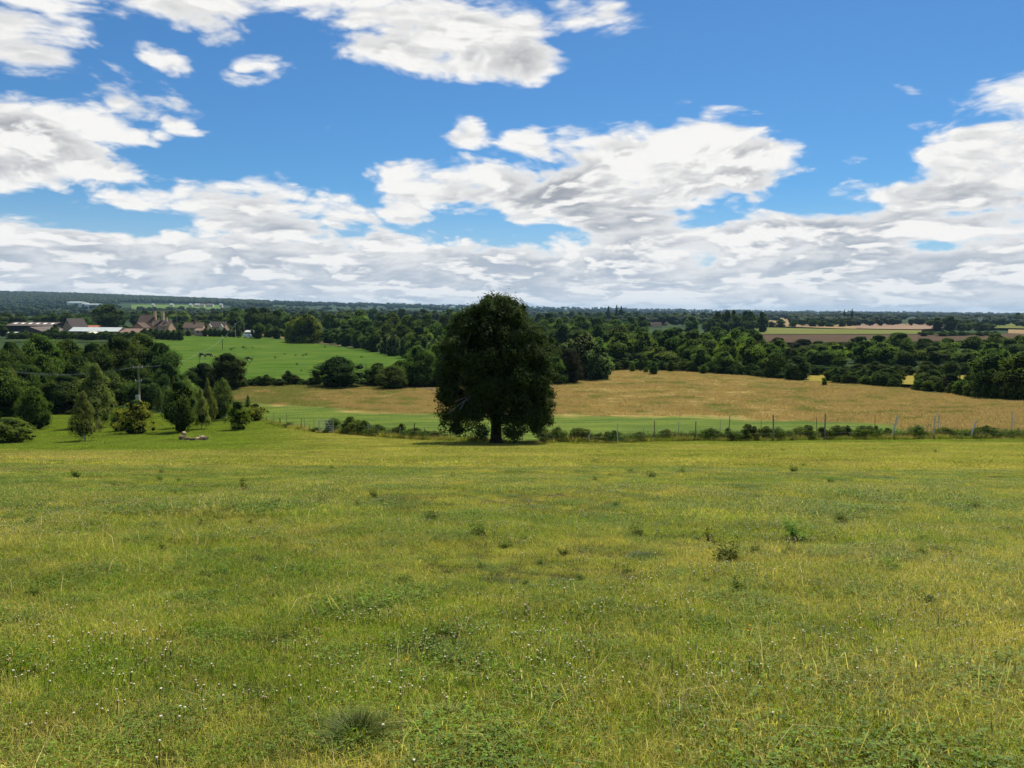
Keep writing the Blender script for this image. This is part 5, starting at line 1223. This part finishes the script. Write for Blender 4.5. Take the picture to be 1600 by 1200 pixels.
def scatter(name, label, XY, protos, scl, seed, cat='grass', zoff=0.0, idx=None):
    rng = np.random.RandomState(seed); n = len(XY); X = XY[:, 0]; Y = XY[:, 1]; Z = terr(X, Y) + zoff
    e = .15; gx = (terr(X + e, Y) - terr(X - e, Y)) / (2 * e); gy = (terr(X, Y + e) - terr(X, Y - e)) / (2 * e)
    gx = np.clip(gx, -.4, .4); gy = np.clip(gy, -.4, .4)
    N_ = np.stack([-gx, -gy, np.ones(n)], 1); N_ /= np.linalg.norm(N_, axis=1, keepdims=True)
    ph = rng.uniform(0, 6.28, n); t = np.stack([np.cos(ph), np.sin(ph), np.zeros(n)], 1); t -= (t * N_).sum(1, keepdims=True) * N_; t /= np.linalg.norm(t, axis=1, keepdims=True); b = np.cross(N_, t)
    # matrix columns t, b, N
    ex = np.arctan2(b[:, 2], N_[:, 2]); ey = np.arcsin(np.clip(-t[:, 2], -1, 1)); ez = np.arctan2(t[:, 1], t[:, 0])
    me = bpy.data.meshes.new(name); me.vertices.add(n); me.vertices.foreach_set('co', np.stack([X, Y, Z], 1).astype(np.float32).ravel())
    a = me.attributes.new('rot', 'FLOAT_VECTOR', 'POINT'); a.data.foreach_set('vector', np.stack([ex, ey, ez], 1).astype(np.float32).ravel())
    a = me.attributes.new('scl', 'FLOAT', 'POINT'); a.data.foreach_set('value', (scl * rng.uniform(.75, 1.3, n) * (np.clip(1.0 + .9 * vnoise(X / 1.3, Y / 1.1) + .7 * vnoise(X / 4 + 7, Y / 3), .5, 1.7) if cat == 'grass' else 1)).astype(np.float32))
    a = me.attributes.new('idx', 'INT', 'POINT'); a.data.foreach_set('value', (rng.randint(0, len(protos), n) if idx is None else idx).astype(np.int32))
    o = obj(name, me); tag(o, label, cat, None, 'stuff')
    ng = bpy.data.node_groups.new(name, 'GeometryNodeTree'); ng.interface.new_socket('Geometry', in_out='INPUT', socket_type='NodeSocketGeometry'); ng.interface.new_socket('Geometry', in_out='OUTPUT', socket_type='NodeSocketGeometry')
    nn = ng.nodes; ln = ng.links; gi = nn.new('NodeGroupInput'); go = nn.new('NodeGroupOutput'); io = nn.new('GeometryNodeInstanceOnPoints'); g2i = nn.new('GeometryNodeGeometryToInstance')
    for p in protos:
        oi = nn.new('GeometryNodeObjectInfo'); oi.inputs['Object'].default_value = p; oi.inputs['As Instance'].default_value = True; ln.new(oi.outputs['Geometry'], g2i.inputs[0]) if len(protos) == 1 else None
        if len(protos) > 1: ln.new(oi.outputs['Geometry'], join.inputs[0]) if p is not protos[0] else None
        if p is protos[0] and len(protos) > 1:
            join = nn.new('GeometryNodeJoinGeometry'); ln.new(oi.outputs['Geometry'], join.inputs[0])
    ln.new((join if len(protos) > 1 else g2i).outputs[0], io.inputs['Instance'])
    def na(nm, ty):
        q = nn.new('GeometryNodeInputNamedAttribute'); q.data_type = ty; q.inputs['Name'].default_value = nm; return q.outputs['Attribute']
    ln.new(gi.outputs[0], io.inputs['Points']); io.inputs['Pick Instance'].default_value = True
    ln.new(na('idx', 'INT'), io.inputs['Instance Index']); ln.new(na('rot', 'FLOAT_VECTOR'), io.inputs['Rotation'])
    sc = nn.new('ShaderNodeCombineXYZ'); s_ = na('scl', 'FLOAT')
    for q in range(3): ln.new(s_, sc.inputs[q])
    ln.new(sc.outputs[0], io.inputs['Scale']); ln.new(io.outputs[0], go.inputs[0])
    md = o.modifiers.new('scatter', 'NODES'); md.node_group = ng
    return o

def pts(y0, y1, dens, seed, margin=3.0, k=.78):
    rng = np.random.RandomState(seed); area = (k * (y1 ** 2 - y0 ** 2) + 2 * margin * (y1 - y0)); n = int(area * dens)
    out = []
    while sum(len(q) for q in out) < n:
        y = rng.uniform(y0, y1, n); x = rng.uniform(-(k * y1 + margin), k * y1 + margin, n); m_ = np.abs(x) < k * y + margin; out.append(np.stack([x[m_], y[m_]], 1))
    return np.concatenate(out)[:n]

nearp = [proto(patch('grass_patch', [(300, .25, .025, .075, .0026, 1.0, 0, 0), (34, .25, .05, .12, .0016, 1.2, 0, .014)], s)) for s in range(4)] + \
        [proto(patch('grass_patch', [(340, .25, .02, .055, .0028, 1.2, 0, 0)], 9))] + [proto(clover_patch('clover_patch', 150, .22, .011, 5))]
midp = [proto(patch('grass_patch', [(380, .44, .03, .08, .0048, .9, 0, 0), (36, .44, .06, .12, .003, 1.0, 0, .02)], 20 + s)) for s in range(3)] + [proto(clover_patch('clover_patch', 260, .4, .018, 6))]
farp = [proto(patch('grass_patch', [(420, .85, .04, .10, .011, .8, 0, 0), (30, .85, .08, .14, .006, .8, 0, .03)], 30 + s)) for s in range(3)]
scatter('pasture_grass', 'short mixed turf of green and straw blades close to the camera', pts(1.6, 12, 46, 1), nearp, 1.0, 1)
scatter('pasture_grass', 'short mixed turf of the middle pasture', pts(12, 28, 14, 2), midp, 1.0, 2)
p_ = pts(28, 122, 3.4, 3); fyv = fence_y(p_[:, 0]); p_ = p_[(p_[:, 1] < fyv + .2)]
scatter('pasture_grass', 'turf of the far pasture down to the fence', p_, farp, 1.0, 3)

# hay in the meadow
hayp = [proto(patch('hay_patch', [(110, 1.2, .10, .30, .030, .9, 3, 0)], 40 + s)) for s in range(3)]
rng = np.random.RandomState(8)
n = 15000; s_ = rng.uniform(-.42, .80, n); bt = fence_at_s(s_); tp = meadow_top(s_) + 1; y_ = bt + (tp - bt) * rng.rand(n) ** .8; x_ = s_ * y_
px_ = 800 + s_ * F; lim_ = np.interp(px_, [300, 430, 560, 700, 860, 1000, 1100, 1250, 1400, 1460, 1700], [618, 634, 643, 650, 650, 650, 652, 658, 662, 700, 700])
dd = np.stack([x_, y_, terr(x_, y_)], -1) @ RMn; rw = 600 + F * dd[:, 1] / dd[:, 2]
ok = (rw < lim_ - 2 + 6 * vnoise(x_ / 6, y_ / 6)) & (y_ < tp)
scatter('meadow_hay', 'tall dry golden grass standing in the meadow', np.stack([x_[ok], y_[ok]], 1), hayp, 1.0, 4)
grp = [proto(patch('green_strip_patch', [(120, 1.1, .06, .16, .028, .8, 0, 0)], 50))]

# rank grass and nettles along the fence foot
rankp = [proto(patch('rank_grass', [(120, .5, .2, .55, .014, .6, 0, 0), (50, .5, .3, .7, .010, .5, 3, 0)], 60 + s)) for s in range(3)]
n = 1500; s_ = rng.uniform(-.34, .74, n); y_ = fence_at_s(s_) + rng.uniform(-.1, .9, n); scatter('rank_grass', 'long rough grass growing along the foot of the fence', np.stack([s_ * y_, y_], 1), rankp, .8, 5)

def hedge_patch(name, seed, n=150, mat='bramble'):
    rng = np.random.RandomState(seed); P = rng.normal(0, 1, (n, 3)) * np.array([.34, .28, 0]); P[:, 2] = rng.uniform(0, 1, n) ** 1.2 * (.75 - .6 * np.abs(P[:, 0])).clip(.1, 1)
    D = rng.normal(0, .5, (n, 3)) + np.array([0, 0, .6]); V, Q = quads_leaves(P, D, .085, rng)
    return mesh_np(name, V, [Q], LEAVES[mat], {'rnd': np.repeat(rng.rand(n), 4)})
hp = [proto(hedge_patch('bramble_spray', 80 + s, mat=m_)) for s, m_ in enumerate(('bramble', 'bramble', 'dark', 'mid'))]
n = 1150; s_ = np.concatenate([rng.uniform(-.225, -.095, n // 5), rng.uniform(.045, .72, n - n // 5)]); y_ = fence_at_s(s_) + rng.uniform(.3, 1.4, len(s_)); XYh = np.stack([s_ * y_, y_], 1)
XYh = XYh[vnoise(XYh[:, 0] / 2.3, XYh[:, 1] / 2.3 + 4) > -.28]
scatter('fence_undergrowth', 'tangled low brambles and nettles filling the fence line', XYh, hp, 1.0, 55, 'undergrowth')
# bramble hedge on the fence line
for i, px in enumerate(np.concatenate([np.arange(528, 690, 12), np.arange(845, 1600, 13.5)])):
    px = px + _rt.uniform(-8, 8); s0 = ray(px, 690)[0]; Yf = float(fence_at_s(np.array([s0]))[0]) + 1.0
    x, y, z = s0 * Yf, Yf, float(terr(s0 * Yf, Yf))
    hpx = float(np.interp(px, [528, 560, 640, 700, 830, 900, 960, 1000, 1100, 1180, 1300, 1400, 1500, 1600], [20, 21, 19, 17, 15, 20, 14, 11, 16, 20, 16, 15, 15, 13])) * _rt.choice([.4, .5, .65, .8, 1.0, 1.2]) + 3
    key = 'spiky' if _rt.random() < .35 else 'bush'
    lab = 'low bramble bush on the fence line left of the lone tree' if px < 700 else 'low bramble bush on the fence line right of the lone tree'
    tree('bramble_bush', lab, 'bush', x, y, z, hpx * PX(y) * 1.05, _rt.uniform(18, 44) * PX(y), key, None, 'brambles along the fence, %s of the lone tree' % ('left' if px < 700 else 'right'), depth=1.3)
for px, hp, w, lab in ((905, 24, 48, 'largest domed bramble bush on the fence, just right of the lone tree'), (1178, 24, 26, 'spiky upright shrub on the fence left of the thick dark post'), (545, 26, 30, 'dark elder shrub at the first stakes right of the gate'), (1360, 15, 34, 'leafy shrub on the fence left of the first leaning white stake'),
                       (627, 24, 18, 'wispy shrub sticking out above the fence left of the lone tree'), (452, 9, 14, 'small dark weed clump at the fence foot left of the gate'), (495, 8, 12, 'dark clump at the hinge of the gate'), (1110, 20, 22, 'dark shrub in the fence brambles right of the white rear stake')):
    s0 = ray(px, 690)[0]; Yf = float(fence_at_s(np.array([s0]))[0]) + .8; x, y, z = s0 * Yf, Yf, float(terr(s0 * Yf, Yf))
    tree('fence_shrub', lab, 'bush', x, y, z, hp * PX(y), w * PX(y), 'spiky' if 'spiky' in lab or 'wispy' in lab else 'bush', None, None, depth=1.6)

# clover flowers
def flower_mesh(name, mat, r, stem, seed):
    rng = np.random.RandomState(seed); mb = MB()
    v = ICO_V * r * rng.uniform(.85, 1.15, (12, 1)) * np.array([.82, .82, .7]) + (0, 0, stem); mb.add(v, [tuple(q) for q in ICO_F], 0); mb.tube([(0, 0, 0), (.004, 0, stem * .5), (0, 0, stem)], .0016, 3, 1, cap=False)
    return mb.mesh(name, [mat, M['clover_leaf']])
fl = [proto(flower_mesh('clover_head', M['flower'], .0078, .085, 1)), proto(flower_mesh('clover_head', M['flower'], .0066, .07, 2)), proto(flower_mesh('faded_clover_head', M['flower_brown'], .008, .08, 3))]
def clump(P, thr, sc, seed, side=0):
    v = vnoise(P[:, 0] * sc + seed, P[:, 1] * sc + 2 * seed) + .5 * vnoise(P[:, 0] * sc * 2.7 + seed, P[:, 1] * sc * 2.7)
    return P[v > thr]
P_ = clump(pts(1.8, 14, 60, 11), .10, .9, 3); scatter('clover_flowers', 'white clover heads dotted through the near turf', P_, fl, 1.05, 6, 'flowers')
P_ = clump(pts(14, 34, 16, 12), .14, .35, 5); scatter('clover_flowers', 'white clover heads dotted through the middle pasture', P_, fl, 1.2, 7, 'flowers')
P_ = pts(1.8, 14, 3, 13); scatter('clover_flowers', 'scattered single clover heads in the near turf', P_, fl, 1.1, 8, 'flowers')
# dry straw stems sticking up
strawp = [proto(patch('straw_stems', [(7, .25, .12, .24, .0028, .9, 1, .03)], 70 + s)) for s in range(3)]
scatter('dry_stems', 'pale dry grass stems standing above the turf', pts(1.8, 18, 7, 14), strawp, 1.0, 9)

# tufts and weeds one can point to
def tuft_mesh(name, n, R0, h, w, seed, lean=1.5, mat='tuft'):
    rng = np.random.RandomState(seed); a = rng.uniform(0, 6.28, n); rr = R0 * .35 * np.sqrt(rng.rand(n)); x = rr * np.cos(a); y = rr * np.sin(a); hh = h * rng.uniform(.5, 1.1, n); L_ = rng.uniform(.2, 1, n) * R0 * lean
    dx, dy = np.cos(a + rng.normal(0, .3, n)), np.sin(a + rng.normal(0, .3, n)); V = []
    for t, wz in ((0, 1), (.4, .9), (.75, .6), (1, .08)):
        cx = x + dx * L_ * t ** 1.6; cy = y + dy * L_ * t ** 1.6; cz = hh * (t - .28 * t * t * (L_ / h)) 
        sx, sy = -dy * w * wz / 2, dx * w * wz / 2; V.append(np.stack([np.stack([cx - sx, cy - sy, cz], 1), np.stack([cx + sx, cy + sy, cz], 1)], 1))
    V = np.stack(V, 1).reshape(n, 8, 3).reshape(-1, 3); i = np.arange(n)[:, None] * 8
    Q = np.concatenate([i + np.array([[0, 1, 3, 2]]), i + np.array([[2, 3, 5, 4]]), i + np.array([[4, 5, 7, 6]])])
    return mesh_np(name, V, [Q], M[mat], {'rnd': np.repeat(rng.rand(n), 8)})
def weed_mesh(name, seed, stems=9, leaf=.05, mat='mid', spread=.13, h0=.1, h1=.26):
    rng = np.random.RandomState(seed); P = []; D = []
    mb = None
    for s in range(stems):
        a = rng.uniform(0, 6.28); h = rng.uniform(h0, h1); L_ = rng.uniform(.3, 1) * spread
        for t in np.linspace(.1, 1, 70):
            P.append((math.cos(a) * L_ * t + rng.normal(0, .022), math.sin(a) * L_ * t + rng.normal(0, .022), h * t + rng.normal(0, .015))); D.append((math.cos(a) * .6, math.sin(a) * .6, .8))
    P = np.array(P); D = np.array(D); P[:, 2] = np.maximum(P[:, 2], .01); V, Q = quads_leaves(P, D, leaf, rng)
    return mesh_np(name, V, [Q], LEAVES[mat], {'rnd': np.repeat(rng.rand(len(P)), 4)})
big_t = tuft_mesh('blades', 700, .21, .17, .0052, 1)
small_t = [tuft_mesh('blades', 380, .20, .15, .008, 2 + s) for s in range(2)]
weeds = [weed_mesh('leaves', 5, leaf=.022, mat='dark'), weed_mesh('leaves', 6, 14, .024), weed_mesh('leaves', 7, 6, .022, mat='dark')]
weeds_l = [weed_mesh('leaves', 8, 16, .022, 'light'), weed_mesh('leaves', 9, 13, .022, 'light')]
def plant(name, label, px, py, me, sc, group=None, cat='weed', sz=1.0):
    x, y, z = hit(px, py); o = obj(name, me, None, (x, y, z), (0, 0, _rt.uniform(0, 6.28)), (sc, sc, sc * sz)); tag(o, label, cat, group); return o
plant('grass_tuft', 'big spreading tuft of blue-green grass at the bottom left of centre', 558, 1158, big_t, .8, cat='grass tuft')
WD = [ # px, py(base), kind, scale, label
 (1246, 846, 'wl', 1.7, 'bright green leafy weed clump, most prominent on the right side of the pasture'),
 (1108, 848, 'ws', 1.05, 'dark weed clump left of the bright green one'),
 (1314, 820, 'ws', 1.05, 'dark green tuft just above and right of the bright green clump'),
 (1136, 878, 'wl', 1.5, 'loose leafy weed patch below the dark clump, right of centre'),
 (1155, 930, 'ws', .95, 'single upright dark weed stem below the loose leafy patch'),
 (675, 814, 'ws', 1.15, 'dark tuft left of the centre line, second row down from the lone tree'),
 (380, 768, 'ws', 1.5, 'dark tuft below the log row'),
 (748, 838, 'wl', 1.2, 'faint green weed clump straight below the lone tree'),
 (402, 842, 't', 1.0, 'low dark grass tuft left of centre at mid pasture'),
 (236, 824, 't', 1.0, 'flat dark tuft on the left side of the mid pasture'),
 (502, 788, 'ws', 1.0, 'small dark weed between the log row and the lone tree'),
 (584, 778, 'ws', .8, 'tiny upright weed left of the lone tree in mid field'),
 (706, 748, 'ws', 1.0, 'small dark weed below the left side of the lone tree'),
 (1018, 748, 'ws', 1.4, 'dark weed spot below the forked white stake, right of the lone tree'),
 (996, 838, 'wl', .9, 'pale leafy weed right of centre'),
 (1065, 740, 'ws', 1.0, 'small dark weed near the fence right of the lone tree'),
 (1240, 738, 'ws', 1.2, 'dark weed below the tall thick post'),
 (1255, 730, 'wl', 1.0, 'thin weed beside the dark one below the tall thick post'),
 (930, 752, 'ws', .9, 'small weed at mid distance right of the lone tree'),
 (64, 862, 't', 1.1, 'dark tuft near the left edge of the pasture'),
 (22, 884, 't', 1.0, 'green tuft at the left edge of the pasture'),
 (34, 982, 't', 1.1, 'dark low tuft at the lower left edge'),
 (1010, 960, 't', .8, 'small dark tuft right of the picture centre bottom half'),
 (945, 950, 't', .9, 'faint green tuft just left of the small dark tuft in the lower half'),
 (1436, 868, 'wl', .8, 'small weed sprig far to the right of the bright clump'),
 (1390, 895, 'wl', 1.0, 'yellowish green weed sprig below right of the bright clump'),
 (1570, 1080, 't', 1.3, 'dark grass tuft at the lower right edge'),
 (1348, 1110, 't', 1.0, 'green grass tuft at the bottom right'),
 (700, 1128, 't', .9, 'short green tuft right of the big spreading tuft'),
 (250, 752, 'ws', .9, 'small dark weed under the darkest planted tree'),
 (118, 748, 'ws', 1.2, 'dark weed under the nearest conical tree'),
 (432, 792, 'ws', .9, 'small weed beside the flattened grass left of centre'),
 (1525, 795, 'wl', .9, 'faint weed near the right edge at mid pasture'),
 (1462, 708, 'ws', 1.2, 'weed close to the fence below the upright white stake'),
]
for px, py, kd, sc, lab in WD:
    me = {'ws': _rt.choice(weeds), 'wl': _rt.choice(weeds_l), 't': _rt.choice(small_t)}[kd]
    plant('grass_tuft' if kd == 't' else 'weed_clump', lab, px, py, me, sc * (.75 if kd == 't' else 1.1), None, 'grass tuft' if kd == 't' else 'weed', sz=.7)
# more small dark weeds, alike
rg = random.Random(21)
for i in range(130):
    px = rg.uniform(10, 1590); py = 705 + 260 * rg.random() ** 1.6
    if py < 720 and px < 300: continue
    plant('weed_clump', 'small dark weed scattered over the pasture', px, py, rg.choice(weeds + small_t), rg.uniform(.5, 1.1) * (1.15 if py < 760 else .75), 'small dark weeds all over the pasture', sz=.6)
# weeds of the paddock and bushes in it
for i, (px, py, sc) in enumerate(((361, 547, 9), (380, 544, 8), (395, 544, 7), (384, 545, 6), (366, 545, 5), (407, 545, 5), (353, 528, 7), (372, 528, 8), (376, 528, 6), (508, 543, 8), (462, 556, 7), (473, 557, 7), (478, 555, 8), (464, 570, 6), (470, 580, 5), (445, 554, 6), (565, 559, 7), (283, 560, 8), (300, 548, 5), (430, 560, 5))):
    plant('paddock_weed', 'dark thistle clump in the horse paddock', px, py, weeds[i % 3], sc * rg.uniform(.7, 1.0), 'thistle clumps in the horse paddock', sz=.55)
# yellow flowers
yf = MB()
for k in range(6):
    a = k * 1.047; yf.add([(0, 0, 0), (math.cos(a - .35) * .012, math.sin(a - .35) * .012, .003), (math.cos(a) * .018, math.sin(a) * .018, .005), (math.cos(a + .35) * .012, math.sin(a + .35) * .012, .003)], [(0, 1, 2, 3)])
for (px, py, lab) in ((1171, 996, 'upper of two yellow flowers at the lower right'), (1168, 1004, 'lower of two yellow flowers at the lower right'), (636, 1052, 'single tiny yellow flower left of bottom centre')):
    x, y, z = hit(px, py); root = empty('yellow_flower', (x, y, z), 0, lab, 'flower')
    obj('petals', yf.mesh('petals', M['flower_yellow']), root, (0, 0, .10), (.9, 0, 0)); MB().tube([(0, 0, 0), (0, 0, .1)], .0015, 4).build('stem', M['clover_leaf'], root)

# ================================================================== labels: tell members of the smaller rows apart by their order
ORD = ('leftmost second third fourth fifth sixth seventh eighth ninth tenth eleventh twelfth thirteenth fourteenth fifteenth sixteenth seventeenth eighteenth nineteenth twentieth '
       'twenty-first twenty-second twenty-third twenty-fourth twenty-fifth twenty-sixth twenty-seventh twenty-eighth').split()
byg = {}
for o in scene.objects:
    if o.parent is None and 'group' in o.keys() and 'label' in o.keys(): byg.setdefault((o['group'], o['label']), []).append(o)
for (g_, l_), os_ in byg.items():
    if 2 <= len(os_) <= len(ORD):
        os_.sort(key=lambda o: o.location.x / max(o.location.y, .1))
        for i, o in enumerate(os_):
            if i == 0: o['label'] = l_ + ', leftmost of its row'
            elif i == len(os_) - 1: o['label'] = l_ + ', rightmost of its row'
            else: o['label'] = l_ + ', ' + ORD[i] + ' from the left'
def short(lab):
    w = lab.split(); return lab
for o in scene.objects:
    if o.parent is None and 'label' in o.keys() and len(o['label'].split()) > 16: print('LONG', len(o['label'].split()), o['label'])

# ================================================================== the air
mb = MB(); mb.box((0, 7700, 47.3), (30000, 16600, 143.4))
m = bpy.data.materials.new('air'); m.use_nodes = True; m.node_tree.nodes.clear(); N = NT(m.node_tree)
vp = N.n.new('ShaderNodeVolumePrincipled'); vp.inputs['Color'].default_value = (.42, .68, 1.0, 1); vp.inputs['Density'].default_value = 4.5e-5; vp.inputs['Anisotropy'].default_value = .0
mo = N.n.new('ShaderNodeOutputMaterial'); N.l.new(vp.outputs[0], mo.inputs['Volume'])
hz = mb.build('haze', m); tag(hz, 'thin pale summer air over the whole valley', 'haze', None, 'stuff')
